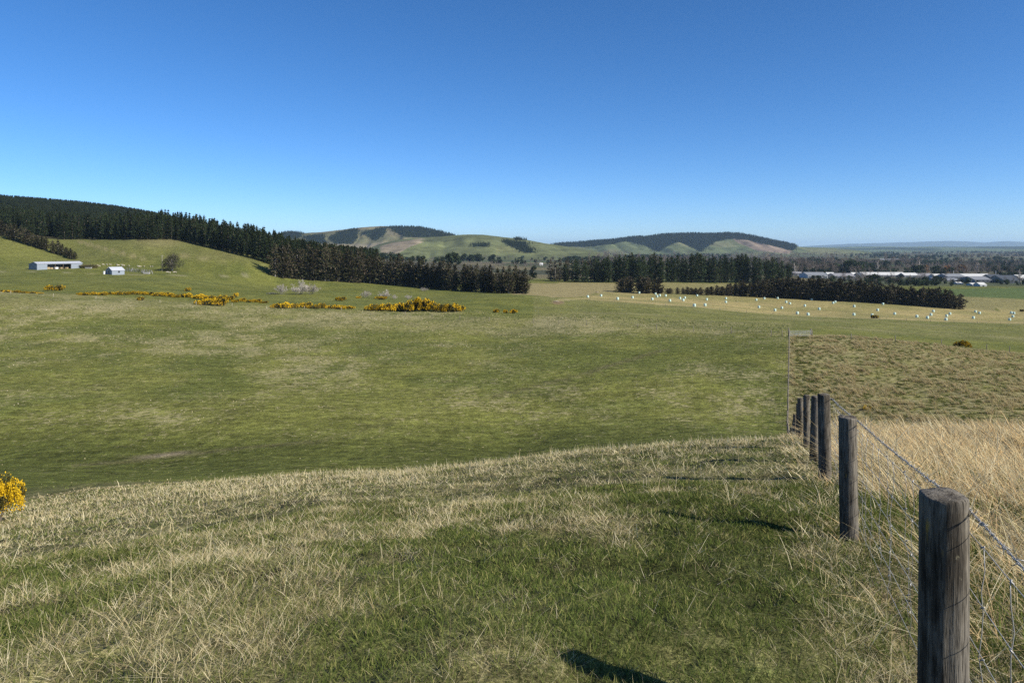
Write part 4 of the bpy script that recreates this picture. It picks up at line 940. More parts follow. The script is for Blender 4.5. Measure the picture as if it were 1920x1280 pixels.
SHRUB = [bare_tree(490 + i, 4.5, 0.30, 26, 1800, (0.34, 0.31, 0.27), fan=1.1, twig=0.075) for i in range(3)]
def shrub_at(px, base, hpx, w, label, i, y0=215):
    g = hit(px, base, y0, 900); s = hpx / F * g.y / 4.0
    plant('leafless_shrub', SHRUB[i], (g.x, g.y, g.z - 0.05), (s * w, s * w, s), R.uniform(0, 6), label, 'shrub', 'grey leafless shrubs on the flat')
shrub_at(528, 552, 19, 0.8, 'narrow grey leafless shrub left of the big one', 0)
shrub_at(562, 552, 25, 1.1, 'big rounded grey leafless shrub on the flat', 1)
shrub_at(583, 552, 19, 1.1, 'grey leafless shrub leaning out from the big one', 2)
shrub_at(686, 558, 13, 1.0, 'grey leafless shrub above the largest gorse thicket', 0)
shrub_at(722, 559, 15, 1.2, 'grey leafless shrub growing out of brown gorse', 1)
shrub_at(766, 561, 8, 1.2, 'tip of a grey shrub just behind the largest gorse thicket', 2)
shrub_at(740, 561, 9, 0.8, 'small grey shrub at the side of the brown gorse', 0)
shrub_at(795, 546, 7, 1.6, 'low grey brush heap at the foot of the shelterbelt', 2)
# ------------------------------------------------------------------ post and netting fence beside the photographer
def wood_mat():
    m, nt, out = new_mat('weathered_post'); p = principled(nt, out, 0.85, 0.15)
    tc = N(nt, 'ShaderNodeTexCoord'); oi = N(nt, 'ShaderNodeObjectInfo')
    off = N(nt, 'ShaderNodeVectorMath', operation='ADD'); sc = N(nt, 'ShaderNodeVectorMath', operation='SCALE'); sc.inputs['Scale'].default_value = 37.0
    cmb = N(nt, 'ShaderNodeCombineXYZ'); nt.links.new(oi.outputs['Random'], cmb.inputs[0]); nt.links.new(oi.outputs['Random'], cmb.inputs[2]); nt.links.new(cmb.outputs[0], sc.inputs[0])
    nt.links.new(tc.outputs['Object'], off.inputs[0]); nt.links.new(sc.outputs[0], off.inputs[1])
    mp = N(nt, 'ShaderNodeMapping'); mp.inputs['Scale'].default_value = (1, 1, 0.07); nt.links.new(off.outputs[0], mp.inputs['Vector'])
    grain = noise(nt, 42, 6, 0.65, mp.outputs[0]); fine = noise(nt, 150, 4, 0.6, mp.outputs[0])
    mp2 = N(nt, 'ShaderNodeMapping'); mp2.inputs['Scale'].default_value = (1, 1, 0.35); nt.links.new(off.outputs[0], mp2.inputs['Vector'])
    blot = noise(nt, 9, 5, 0.6, mp2.outputs[0])
    c = ramp(nt, grain.outputs[0], [(0.32, (0.022, 0.019, 0.015)), (0.46, (0.075, 0.064, 0.050)), (0.58, (0.15, 0.132, 0.104)), (0.75, (0.27, 0.24, 0.19))]).outputs[0]
    c = mixc(nt, maprange(nt, blot.outputs[0], 0.40, 0.62, 0.0, 0.6), c, (0.19, 0.175, 0.15))
    c = mixc(nt, maprange(nt, blot.outputs[0], 0.50, 0.34, 0.0, 0.75), c, (0.042, 0.035, 0.027))
    c = mixc(nt, maprange(nt, fine.outputs[0], 0.50, 0.36, 0.0, 0.8), c, (0.015, 0.013, 0.01))
    lich = noise(nt, 16, 4, 0.6, off.outputs[0]); c = mixc(nt, maprange(nt, lich.outputs[0], 0.66, 0.74, 0.0, 0.7), c, (0.34, 0.31, 0.20))
    mp3 = N(nt, 'ShaderNodeMapping'); mp3.inputs['Scale'].default_value = (1, 1, 0.3); mp3.inputs['Location'].default_value = (3.3, 1.1, 0.2); nt.links.new(off.outputs[0], mp3.inputs['Vector'])
    yl = noise(nt, 13, 3, 0.5, mp3.outputs[0]); c = mixc(nt, maprange(nt, yl.outputs[0], 0.70, 0.76, 0.0, 0.8), c, (0.42, 0.27, 0.05))
    nt.links.new(c, p.inputs['Base Color'])
    add = N(nt, 'ShaderNodeMath', operation='MULTIPLY_ADD'); nt.links.new(fine.outputs[0], add.inputs[0]); add.inputs[1].default_value = 0.5; nt.links.new(grain.outputs[0], add.inputs[2])
    b = N(nt, 'ShaderNodeBump'); b.inputs['Strength'].default_value = 1.0; b.inputs['Distance'].default_value = 0.006
    nt.links.new(add.outputs[0], b.inputs['Height']); nt.links.new(b.outputs[0], p.inputs['Normal']); return m
WOOD = wood_mat()
WIRE = simple_mat('galvanised_wire', (0.36, 0.35, 0.33), 0.5, 0.4, 0.25, 30.0, metal=0.3)
RUSTW = simple_mat('old_wire', (0.20, 0.18, 0.16), 0.6, 0.4, 0.3, 30.0, metal=0.4)
STEEL = simple_mat('galvanised_steel', (0.52, 0.53, 0.54), 0.5, 0.5, 0.12, 4.0, metal=0.5)

def post_mesh(seed, h, r, segs=40, rings=30, buried=0.3):
    """round post, slightly out of true, checked with long cracks, top edge worn"""
    g = np.random.default_rng(seed); V = []; zs = np.concatenate([np.linspace(-buried, h - 0.012, rings), [h - 0.004, h, h + 0.001]]); rr = np.concatenate([np.ones(rings), [0.985, 0.93, 0.5]])
    cr = g.uniform(0, 6.28, 7); cw = g.uniform(0.05, 0.09, 7); cd = g.uniform(0.03, 0.14, 7); c0 = g.uniform(0, h, 7); cl = g.uniform(0.15, 0.6, 7)
    for z, q in zip(zs, rr):
        for k in range(segs):
            a = 6.2832 * k / segs; d = 1 + 0.03 * math.sin(2 * a + seed) + 0.018 * math.sin(5 * a + z * 3 + seed)
            for i in range(7):
                da = (a - cr[i] - 0.15 * math.sin(z * 4 + i) + math.pi) % (2 * math.pi) - math.pi
                d -= cd[i] * math.exp(-(da / cw[i]) ** 2) * math.exp(-((z - c0[i]) / cl[i]) ** 2)
            ra = r * d * q * (1 + 0.05 * (1 - z / h)); V.append((ra * math.cos(a) + 0.006 * math.sin(2 * z), ra * math.sin(a), z + (0.004 * math.sin(3 * a + seed) if z > h - 0.02 else 0)))
    m = MB(); nr = len(zs)
    F_ = [(i * segs + k, i * segs + (k + 1) % segs, (i + 1) * segs + (k + 1) % segs, (i + 1) * segs + k) for i in range(nr - 1) for k in range(segs)]
    F_.append(tuple((nr - 1) * segs + k for k in range(segs)))
    m.add(V, F_); return m.mesh('post', WOOD, True)

def near_fence():
    root = empty('post_fence', (0, 0, 0)); tag(root, 'weathered round-post fence with barbed top wire and netting beside the viewer', 'fence')
    Ys = [-0.7, 2.4, 5.52, 8.44, 10.95, 13.85, 17.1, 20.1, 23.7, 26.2, 29.4, 32.8]
    tops = [-0.55, -0.83, -1.31, -1.745, -2.29, -2.88, -3.62, -4.41, -5.57, -6.39]
    rads = [0.078, 0.0745, 0.0655, 0.068, 0.072, 0.060, 0.062, 0.058, 0.060, 0.06, 0.06, 0.06]
    T = []
    for i, Y in enumerate(Ys):
        X = fence_x(Y); zg = gz(X, Y); zt = tops[i] if i < len(tops) else zg + 1.02; h = zt - zg
        near = 0 < i < 5
        o = obj('post', post_mesh(600 + i, h, rads[i], 40 if near else 16, 40 if near else 12), root, (X, Y, zg), (R.uniform(-.03, .03) * (i > 1), R.uniform(-.03, .03) * (i > 1), R.uniform(0, 6)))
        if i == 1: o['label'] = 'thick cracked grey post with yellow lichen nearest the viewer'
        T.append(Vector((X, Y, zt)))
    side = Vector((1, -0.373, 0)).normalized()                     # wires are stapled to the far side of the posts
    def line(drop, rd=0.004):
        return [t + side * (rads[i] + rd) - Vector((0, 0, drop)) for i, t in enumerate(T)]
    # barbed top wire: two strands twisted, barbs wound on
    P = line(0.045, 0.006)
    for s in range(2):
        m = MB(); pts = []
        for a, b in zip(P[:-1], P[1:]):
            L = (b - a).length; far = a.y > 12; n = max(8, int(L / (0.2 if far else 0.012)))
            for k in range(n):
                t = k / n; sag = -0.012 * math.sin(math.pi * t); ph = L * t / 0.045 * 2 * math.pi * 0.5 + s * math.pi; rad = 0.0 if far else 0.0026
                pts.append(a + (b - a) * t + Vector((side.x * rad * math.cos(ph), side.y * rad * math.cos(ph), rad * math.sin(ph) + sag)))
        m.tube(pts, 0.0018, 5); m.build('barbed_wire_strand', WIRE, root, True)
    bm_ = MB(); bm_.tube([(-0.016, 0.004, 0.006), (-0.004, 0.002, -0.005), (0.004, -0.002, 0.006), (0.017, -0.003, -0.004)], 0.0015, 4); bm_.tube([(-0.003, -0.016, 0.008), (0, -0.003, -0.006), (0, 0.004, 0.006), (0.003, 0.017, 0.004)], 0.0015, 4)
    barb = bm_.mesh('barb', WIRE, True); d = 0.06
    for a, b in zip(P[:5], P[1:6]):
        L = (b - a).length; k = 0.06
        while k < L:
            p = a + (b - a) * (k / L) - Vector((0, 0, 0.012 * math.sin(math.pi * k / L))); obj('barb', barb, root, p, (R.uniform(0, 6), R.uniform(-.5, .5), R.uniform(0, 6))); k += 0.115
    # netting: line wires and kinked stays
    drops = [0.115, 0.30, 0.46, 0.60, 0.73, 0.86]
    for dr in drops:
        m = MB(); pts = []
        for a, b in zip(line(dr)[:-1], line(dr)[1:]):
            n = 14
            for k in range(n): pts.append(a + (b - a) * (k / n) + Vector((0, 0, R.uniform(-0.003, 0.003) - 0.006 * math.sin(math.pi * k / n))))
        m.tube(pts, 0.00135, 4); m.build('line_wire', WIRE, root, True)
    m = MB(); pts = []
    for i in range(12): pts.append((0.006 * math.sin(i * 1.1) + 0.004 * math.sin(i * 2.3), 0.006 * math.cos(i * 1.7), -0.115 - 0.75 * i / 11))
    m.tube(pts, 0.00135, 4)
    for dr in drops[:-1]: m.tube([(-0.006, 0, -dr - 0.004), (0, 0.004, -dr), (0.006, 0, -dr + 0.004)], 0.003, 4)
    stay = m.mesh('stay', WIRE, True); base = line(0.0)
    for a, b in zip(base[:8], base[1:9]):
        L = (b - a).length; k = 0.1
        while k < L:
            obj('stay', stay, root, a + (b - a) * (k / L), (R.uniform(-.03, .03), R.uniform(-.03, .03), R.uniform(0, 6))); k += 0.305
near_fence()

# ------------------------------------------------------------------ far fences and gate
DPOST = simple_mat('far_post_wood', (0.17, 0.15, 0.125), 0.9, 0.1, 0.25, 5)
PPOST = simple_mat('pale_post_wood', (0.36, 0.33, 0.26), 0.9, 0.1, 0.25, 5)
pm_ = MB(); pm_.bar((0, 0, -0.2), (0, 0, 1.1), 0.065, 0.058, 8); FPOST = pm_.mesh('post', DPOST, True)
pm_ = MB(); pm_.bar((0, 0, -0.2), (0, 0, 1.05), 0.05, 0.045, 6); FPOST2 = pm_.mesh('post', PPOST, True)
def far_fence(name, pts, label, spacing, me, hs=1.0, wires=(0.25, 0.5, 0.75, 1.0), extra=()):
    root = empty(name, pts[0]); tag(root, label, 'fence'); o0 = Vector(pts[0]); line = []
    for a, b in zip(pts[:-1], pts[1:]):
        n = max(1, int((Vector(b) - Vector(a)).length / spacing))
        for k in range(n + (b == pts[-1])):
            t = k / n; x = a[0] + (b[0] - a[0]) * t; y = a[1] + (b[1] - a[1]) * t; z = gz(x, y); line.append(Vector((x, y, z)))
            obj('post', me, root, Vector((x, y, z)) - o0, (R.uniform(-.03, .03), R.uniform(-.03, .03), R.uniform(0, 6)), (1, 1, hs * R.uniform(0.9, 1.08)))
    for w in wires:
        m = MB(); m.tube([p - o0 + Vector((0.05, 0, w * hs)) for p in line], 0.0035, 3); m.build('wire', RUSTW, root)
    return root
b0 = Vector((fence_x(33.5), 33.5, gz(fence_x(33.5), 33.5)))
far_fence('wire_fence', [tuple(b0), tuple(FAR_A), tuple(FAR_B - (FAR_B - FAR_A).normalized() * 1.0)], 'post and wire fence climbing the far slope between green pasture and tussock bank', 3.2, FPOST)
cp = [tuple(hit(x, y, 110)) for x, y in [(1446,630),(1371,625),(1300,621),(1231,618),(1196,616),(1100,610),(1000,606),(917,603),(862,599),(760,592)]]
far_fence('wire_fence', [tuple(FAR_B + Vector((-1.2, 0, 0)))] + cp, 'thin post and wire fence along the crest, running away left of the gate', 6.5, FPOST)
cp = [tuple(hit(x, y, 150)) for x, y in [(640,583),(500,580),(435,575),(300,569),(180,562),(100,557),(20,552),(-60,547)]]
far_fence('wire_fence', cp, 'fence of thin pale posts along the crest by the yellow gorse', 9.0, FPOST2)
cp = [tuple(hit(x, y, 105)) for x, y in [(1523,631.5),(1596,636),(1679,641),(1765,648),(1850,657),(1893,661),(1990,668)]]
far_fence('wire_fence', cp, 'post and wire fence above the tussock bank, right of the gate', 7.4, FPOST)
cp = [tuple(hit(x, y, 255)) for x, y in [(1105,563),(1200,570),(1350,582),(1500,594),(1700,601.5),(1920,608.5)]]
far_fence('wire_fence', cp, 'low dark fence along the near edge of the hay field', 8.0, FPOST)

def gate():
    a = FAR_B; root = empty('farm_gate', tuple(a), -0.06); tag(root, 'grey tubular steel farm gate at the top of the far fence', 'gate')
    Wg = (1520 - 1481) / F * a.y; m = MB()
    z1 = gz(a.x + Wg, a.y) - a.z + 0.15
    for x in (0.08, Wg): m.tube([(x, 0, 0.15 + (z1 - 0.15) * x / Wg), (x, 0, 1.0 + (z1 - 0.15) * x / Wg)], 0.025, 6)
    m.tube([(0.08, 0, 0.15), (Wg, 0, 1.0 + z1 - 0.15)], 0.018, 6); m.build('frame', STEEL, root)
    for k in range(6):
        z = 0.15 + 0.85 * k / 5; m = MB(); m.tube([(0.08, 0, z), (Wg, 0, z + z1 - 0.15)], 0.022, 6); m.build('rail', STEEL, root)
    m = MB()
    for k in range(9): x = 0.25 + (Wg - 0.3) * k / 8; m.bar((x, 0.0, 0.15 + (z1 - 0.15) * x / Wg), (x, 0.0, 1.0 + (z1 - 0.15) * x / Wg), 0.008)
    m.build('mesh_infill', STEEL, root)
    st = MB(); st.bar((0, 0, -0.3), (0, 0, 1.45), 0.10, 0.09, 10); t = obj('gate_post', st.mesh('gate_post', DPOST, True), None, tuple(a + Vector((-0.1, 0, 0)))); tag(t, 'tall dark strainer post where the far fence meets the gate', 'post')
    q = Vector((a.x + Wg + 0.15, a.y, gz(a.x + Wg + 0.15, a.y))); t = obj('gate_post', FPOST, None, tuple(q), (0, 0, 0), (1.6, 1.6, 1.15)); tag(t, 'shorter post at the latch end of the steel gate', 'post')
gate()

# ------------------------------------------------------------------ wrapped bales in the hay field
def bale_mat():
    m, nt, out = new_mat('bale_wrap'); p = principled(nt, out, 0.38, 0.45); tc = N(nt, 'ShaderNodeTexCoord'); n = noise(nt, 3, 4, 0.6, tc.outputs['Object'])
    nt.links.new(ramp(nt, n.outputs[0], [(0.3, (0.40, 0.56, 0.50)), (0.7, (0.54, 0.66, 0.60))]).outputs[0], p.inputs['Base Color'])
    b = N(nt, 'ShaderNodeBump'); b.inputs['Strength'].default_value = 0.4; b.inputs['Distance'].default_value = 0.05; nt.links.new(n.outputs[0], b.inputs['Height']); nt.links.new(b.outputs[0], p.inputs['Normal']); return m
BALEM = bale_mat()
def bale_mesh(seed):
    g = np.random.default_rng(seed); m = MB(); n = 20; prof = [(0.0, -0.03), (0.60, -0.02), (0.68, 0.05), (0.715, 0.2), (0.72, 0.65), (0.71, 1.1), (0.675, 1.27), (0.58, 1.34), (0.3, 1.36)]
    V = [(0, 0, -0.03)]; 
    for r, z in prof[1:]:
        for k in range(n): a = 6.2832 * k / n; q = r * (1 + 0.02 * math.sin(3 * a + seed)); V.append((q * math.cos(a), q * math.sin(a), z + 0.012 * math.sin(2 * a)))
    V.append((0, 0, 1.365)); L = len(prof) - 1
    F_ = [(0, 1 + (k + 1) % n, 1 + k) for k in range(n)] + [(1 + i * n + k, 1 + i * n + (k + 1) % n, 1 + (i + 1) * n + (k + 1) % n, 1 + (i + 1) * n + k) for i in range(L - 1) for k in range(n)]
    F_ += [(1 + (L - 1) * n + k, 1 + (L - 1) * n + (k + 1) % n, len(V) - 1) for k in range(n)]
    m.add(V, F_); return m.mesh('wrapped_bale', BALEM, True)
BALES = [bale_mesh(700 + i) for i in range(3)]
BP = [(1102,558),(1127,556),(1158,562),(1186,559.5),(1198.5,550.5),(1229,552.5),(1237,555.6),(1232,557.5),(1248,556),(1223,562.5),(1256,565.6),(1275,561),(1284,560),(1281,564.5),(1307,555.5),(1325,563),(1302,575),(1322,574),
      (1361,561),(1361,568),(1418,563.7),(1433,561),(1458,560.5),(1474,568),(1481,570.5),(1423,577.6),(1453,583.5),(1466,579),(1495,589),(1509,575),(1515,591.5),(1522,563),(1536,581),(1562,569.5),(1566,567.5),(1601.6,576),(1601,591.5),(1635,593),(1645.5,583),(1655.5,571.5),(1665,570),
      (1677.5,590),(1719,595),(1739,597.6),(1745.6,592),(1750,585),(1773.7,601),(1775,594),(1781,590),(1825,597.6),(1829,586),(1836.6,588.6),(1893,601),(1899,595),(1901,589),(1896,588)]
def bales():
    pts = [hit(x, y, 262, 700) for x, y in BP]
    order = sorted(range(len(BP)), key=lambda i: BP[i][0]); rank = {i: k for k, i in enumerate(order)}
    ords = ['leftmost', 'second', 'third', 'fourth', 'fifth', 'sixth', 'seventh', 'eighth', 'ninth', 'tenth', 'eleventh', 'twelfth', 'thirteenth', 'fourteenth', 'fifteenth', 'sixteenth', 'seventeenth', 'eighteenth', 'nineteenth', 'twentieth']
    nb = len(BP)
    for i, g in enumerate(pts):
        k = rank[i]; d = [((BP[i][0] - q[0]) ** 2 + (2 * (BP[i][1] - q[1])) ** 2) ** .5 for j, q in enumerate(BP) if j != i]; near = min(d)
        state = 'standing alone' if near > 24 else 'one of a close pair or cluster' if near < 12 else 'with a neighbour nearby'
        tens = ['first', 'second', 'third', 'fourth', 'fifth', 'sixth', 'seventh', 'eighth', 'ninth', 'tenth']
        if k < 20: pos = (ords[k] + ' from the left') if k else 'leftmost of all'
        elif k >= nb - 20: q = nb - 1 - k; pos = (ords[q] + ' from the right') if q else 'rightmost of all'
        else: pos = 'number %s of the middle sixteen counted from the left' % ['one', 'two', 'three', 'four', 'five', 'six', 'seven', 'eight', 'nine', 'ten', 'eleven', 'twelve', 'thirteen', 'fourteen', 'fifteen', 'sixteen'][k - 20]
        lab = 'pale green wrapped bale %s, %s' % (state if len(pos.split()) < 8 else '', pos); lab = ' '.join(lab.replace(' ,', ',').split())
        o = obj('wrapped_bale', R.choice(BALES), None, (g.x, g.y, g.z), (0, 0, R.uniform(0, 6)), (0.82, 0.82, R.uniform(0.80, 0.92))); tag(o, lab, 'hay bale', 'wrapped bales scattered over the hay field')
bales()

# ------------------------------------------------------------------ farm buildings
CLAD = simple_mat('grey_cladding', (0.22, 0.255, 0.30), 0.5, 0.4, 0.06, 0.7); ROOFW = simple_mat('bright_roof', (0.44, 0.46, 0.50), 0.42, 0.4, 0.06, 0.5)
TIMBER = simple_mat('bare_timber', (0.15, 0.12, 0.09), 0.9, 0.1, 0.3, 1.0); DARKIN = simple_mat('earth_floor', (0.10, 0.085, 0.07), 0.95, 0.05, 0.3, 1.0); GLASS = simple_mat('window_glass', (0.03, 0.035, 0.045), 0.1, 0.5, 0.1, 1)  # bare_timber: even brown wood of the shed posts and small shed door
HAYM = simple_mat('hay', (0.32, 0.25, 0.14), 0.95, 0.05, 0.4, 2.0); WHITEM = simple_mat('white_paint', (0.75, 0.75, 0.73), 0.5, 0.3, 0.08, 1.0)
def ribs(m, x0, x1, step, fn):
    x = x0
    while x < x1: fn(m, x); x += step
def open_shed():
    g = hit(105, 504, 320, 420); n = Vector((0.85, -0.53)).normalized(); rz = math.atan2(n.x, -n.y)
    root = empty('open_shed', (g.x, g.y, g.z), rz); tag(root, 'long grey open-fronted farm shed with pale roof below the green bank', 'shed')
    Lx, D, He, Hr = 11.0, 8.6, 2.9, 3.75; o0, o1 = -6.2, 5.4; yr = -D * 0.12      # ridge sits nearer the front
    m = MB(); m.box(-Lx, Lx, D/2 - .08, D/2, -0.6, He - 0.25); m.build('back_wall', CLAD, root)
    for sx in (-1, 1):
        m = MB(); x = sx * Lx; t = 0.08 * -sx
        m.add([(x, -D/2, -0.6), (x, D/2, -0.6), (x, D/2, He - 0.25), (x, yr, Hr - .06), (x, -D/2, He - .06), (x + t, -D/2, -0.6), (x + t, D/2, -0.6), (x + t, D/2, He - 0.25), (x + t, yr, Hr - .06), (x + t, -D/2, He - .06)],
              [(0,1,2,3,4), (9,8,7,6,5), (0,5,6,1), (1,6,7,2), (2,7,8,3), (3,8,9,4), (4,9,5,0)])
        w = m.build('end_wall', CLAD, root)
        r = MB(); y = -D/2 + 0.4
        while y < D/2: r.box(x + 0.02 * sx - .02, x + 0.02 * sx + .02, y, y + .05, -0.4, He - 0.35); y += 0.76
        r.build('cladding_rib', CLAD, w)
    for x0, x1, nm in ((-Lx + .09, o0, 'front_wall'), (o1, Lx - .09, 'front_wall')):
        m = MB(); m.box(x0, x1, -D/2, -D/2 + .08, -0.6, He - .05); w = m.build(nm, CLAD, root); r = MB(); x = x0 + 0.3
        while x < x1: r.box(x, x + .05, -D/2 - .03, -D/2 - .003, -0.5, He - .1); x += 0.76
        r.build('cladding_rib', CLAD, w)
    m = MB(); m.box(o0, o1, -D/2, -D/2 + .1, He - .38, He - .05); m.build('lintel', CLAD, root)
    for k in range(4): x = o0 + (o1 - o0) * k / 3; m = MB(); m.bar((x, -D/2 + .22, -0.5), (x, -D/2 + .22, He - .4), 0.11, 0.1, 8); m.build('post', TIMBER, root)
    for k, (ya, za, yb, zb) in enumerate(((-D/2 - .3, He - .08, yr, Hr + .02), (yr, Hr + .02, D/2 + .3, He - .28))):
        m = MB(); m.add([(-Lx - .2, ya, za), (Lx + .2, ya, za), (Lx + .2, yb, zb), (-Lx - .2, yb, zb), (-Lx - .2, ya, za + .07), (Lx + .2, ya, za + .07), (Lx + .2, yb, zb + .07), (-Lx - .2, yb, zb + .07)], [(3,2,1,0), (4,5,6,7), (0,1,5,4), (1,2,6,5), (2,3,7,6), (3,0,4,7)])
        w = m.build('roof', ROOFW, root); r = MB(); x = -Lx
        while x < Lx: r.add([(x, ya, za + .072), (x + .06, ya, za + .072), (x + .06, yb, zb + .072), (x, yb, zb + .072), (x, ya, za + .11), (x + .06, ya, za + .11), (x + .06, yb, zb + .11), (x, yb, zb + .11)], [(4,5,6,7), (0,1,5,4), (1,2,6,5), (3,0,4,7)]); x += 0.9
        r.build('roof_rib', ROOFW, w)
    m = MB(); m.box(-Lx + .1, Lx - .1, -D/2 + .1, D/2 - .1, -0.5, 0.03); m.build('floor', DARKIN, root)
    M = root.matrix_basis.copy(); M = Matrix.Translation(root.location) @ Matrix.Rotation(rz, 4, 'Z')
    for k, (x, s, mt, lab) in enumerate([(-5.2, 1.0, HAYM, 'square straw bale at the left of the open shed bays'), (-3.6, .8, HAYM, 'straw bale beside the shed post'), (-1.2, .9, WHITEM, 'white wrapped pack in the middle of the open shed'), (1.2, .8, HAYM, 'straw bale in the middle bay of the open shed'), (3.9, .7, HAYM, 'low straw bale in the last open bay of the shed')]):
        m = MB(); m.box(-.85 * s, .85 * s, -.6, .6, 0, 1.0 * s); o = m.build('straw_bale', mt); bv = o.modifiers.new('b', 'BEVEL'); bv.width = .08; bv.segments = 2
        p = M @ Vector((x, -D/2 + 1.6, .04)); o.location = p; o.rotation_euler = (0, 0, rz + .1 * k); tag(o, lab, 'bale', 'bales inside the open shed')
open_shed()
def small_shed():
    g = hit(216, 514.5, 300, 420); n = Vector((0.80, -0.6)).normalized(); rz = math.atan2(n.x, -n.y)
    root = empty('small_shed', (g.x, g.y, g.z), rz); tag(root, 'small grey gabled shed with white roof at the end of the yards', 'shed')
    Lx, D, He, Hr = 2.9, 6.4, 2.1, 3.6
    for sx in (-1, 1):
        x = sx * Lx; t = .07 * -sx; m = MB()
        m.add([(x, -D/2, -.5), (x, D/2, -.5), (x, D/2, He), (x, 0, Hr - .04), (x, -D/2, He), (x + t, -D/2, -.5), (x + t, D/2, -.5), (x + t, D/2, He), (x + t, 0, Hr - .04), (x + t, -D/2, He)], [(0,1,2,3,4), (9,8,7,6,5), (0,5,6,1), (1,6,7,2), (2,7,8,3), (3,8,9,4), (4,9,5,0)])
        m.build('gable_wall', CLAD, root)
    for sy in (-1, 1): m = MB(); y = sy * D/2; m.box(-Lx + .08, Lx - .08, min(y, y - .07 * sy), max(y, y - .07 * sy), -.5, He - .03); m.build('side_wall', CLAD, root)
    for sy in (-1, 1):
        m = MB(); ya, za = sy * (D/2 + .25), He - .1; m.add([(-Lx - .2, ya, za), (Lx + .2, ya, za), (Lx + .2, 0, Hr), (-Lx - .2, 0, Hr), (-Lx - .2, ya, za + .07), (Lx + .2, ya, za + .07), (Lx + .2, 0, Hr + .07), (-Lx - .2, 0, Hr + .07)], [(3,2,1,0), (4,5,6,7), (0,1,5,4), (1,2,6,5), (2,3,7,6), (3,0,4,7)]); m.build('roof', ROOFW, root)
    m = MB(); m.box(-.1, .75, -D/2 - .05, -D/2 - .004, .9, 1.75); w = m.build('window', GLASS, root); m = MB(); m.box(-.18, .83, -D/2 - .06, -D/2 - .002, 1.76, 1.84); m.box(-.18, .83, -D/2 - .06, -D/2 - .002, .82, .89); m.build('frame', CLAD, w)
    m = MB(); m.box(-Lx - .05, -Lx - .004, -.5, .5, -.3, 1.9); m.build('door', TIMBER, root)
    t = hit(196, 514, 300, 420); m = MB(); m.bar((0, 0, -.2), (0, 0, 1.45), .62, .6, 16); o = m.build('water_tank', WHITEM, smooth=False); o.location = t; bv = o.modifiers.new('b', 'BEVEL'); bv.width = .06; bv.segments = 2; tag(o, 'small white water tank beside the gabled shed', 'tank')
small_shed()
RAIL = simple_mat('yard_rails', (0.30, 0.295, 0.28), 0.85, 0.2, 0.2, 3)
def yards():
    pts = [[(233,509),(260,511),(286,514)], [(238,506.5),(262,508.5),(284,511)]]
    for li, ln in enumerate(pts):
        P = [hit(x, y, 300, 440) for x, y in ln]; root = empty('stock_yard_rails', tuple(P[0])); tag(root, ['front row of pale timber yard rails beside the gabled shed', 'back row of pale timber yard rails beside the gabled shed'][li], 'yard fence'); o0 = P[0]
        for a, b in zip(P[:-1], P[1:]):
            n = 5
            for k in range(n + 1):
                p = a.lerp(b, k / n); p.z = gz(p.x, p.y); m = MB(); m.box(-.08, .08, -.08, .08, -.2, 1.3); obj('post', m.mesh('post', RAIL), root, p - o0)
            for k in range(n):
                p = a.lerp(b, k / n); q = a.lerp(b, (k + 1) / n); p.z = gz(p.x, p.y); q.z = gz(q.x, q.y)
                for z in (.35, .7, 1.1): m = MB(); m.bar(p - o0 + Vector((0, -.1, z)), q - o0 + Vector((0, -.1, z)), .065, .065, 4); m.build('rail', RAIL, root)
    for (x, y, lab) in [(268, 511.5, 'cross rail between the two rows of yard rails, middle'), (246, 508.5, 'cross rail between the two rows of yard rails, near the shed')]:
        p = hit(x, y + 1.5, 300, 440); q = hit(x + 3, y - 2, 300, 440); root = empty('stock_yard_rails', tuple(p)); tag(root, lab, 'yard fence')
        for z in (.35, .7, 1.1): m = MB(); m.bar((0, 0, z), q - p + Vector((0, 0, z)), .06, .06, 4); m.build('rail', RAIL, root)
        for v in (Vector(), q - p): m = MB(); m.box(-.08, .08, -.08, .08, -.2, 1.3); obj('post', m.mesh('post', RAIL), root, v)
    p = hit(275, 513.5, 300, 440); m = MB(); m.box(-1.5, 1.5, -.5, .5, -.1, .85); m.box(-1.3, 1.3, -.35, .35, .855, .9); o = m.build('loading_race', RAIL); o.location = p; tag(o, 'pale panelled race at the far end of the yard rails', 'yard panel')
    p = hit(166, 503.5, 330, 440); m = MB(); m.box(-1.5, 1.5, -.55, .55, -.1, .62); m.box(-1.62, 1.62, -.68, .68, .621, .75); o = m.build('feed_trough', RAIL); o.location = p; tag(o, 'pale trough in front of the tall dry flax', 'trough')
yards()
FLAX = blades('flax', 160, 0.9, 1.2, 2.6, 0.14, 0.4, 0.5, [((0.24, 0.21, 0.10), 3), ((0.17, 0.16, 0.07), 2), ((0.33, 0.28, 0.15), 2)], 800)
for i, x in enumerate(np.linspace(151, 178, 9)):
    p = hit(x, 502 + 0.4 * i * 0.2, 340, 440); o = obj('flax_clump', FLAX, None, tuple(p), (0, 0, R.uniform(0, 6)), (R.uniform(.9, 1.2),) * 3); tag(o, 'tall tawny flax clump, %s from the open shed' % ['first', 'second', 'third', 'fourth', 'fifth', 'sixth', 'seventh', 'eighth', 'ninth'][i], 'plant', 'flax clumps beside the open shed')
POLE = simple_mat('pole', (0.35, 0.32, 0.28), 0.9, 0.1, 0.2, 2)
for x, b, t, lab in [(304, 508, 478, 'thin pale pole standing beside the lone spreading tree'), (1822, 534, 520, 'pale power pole in front of the works'), (1785, 537, 531, 'short post in the green field before the works')]:
    p = hit(x, b, 330 if x < 400 else 600, 900); H = (b - t) / F * p.y; m = MB(); m.bar((0, 0, -.3), (0, 0, H), .13, .10, 8); m.bar((-.8, 0, H * .93), (.8, 0, H * .93), .06, .06, 4); o = m.build('pole', POLE); o.location = p; tag(o, lab, 'pole')

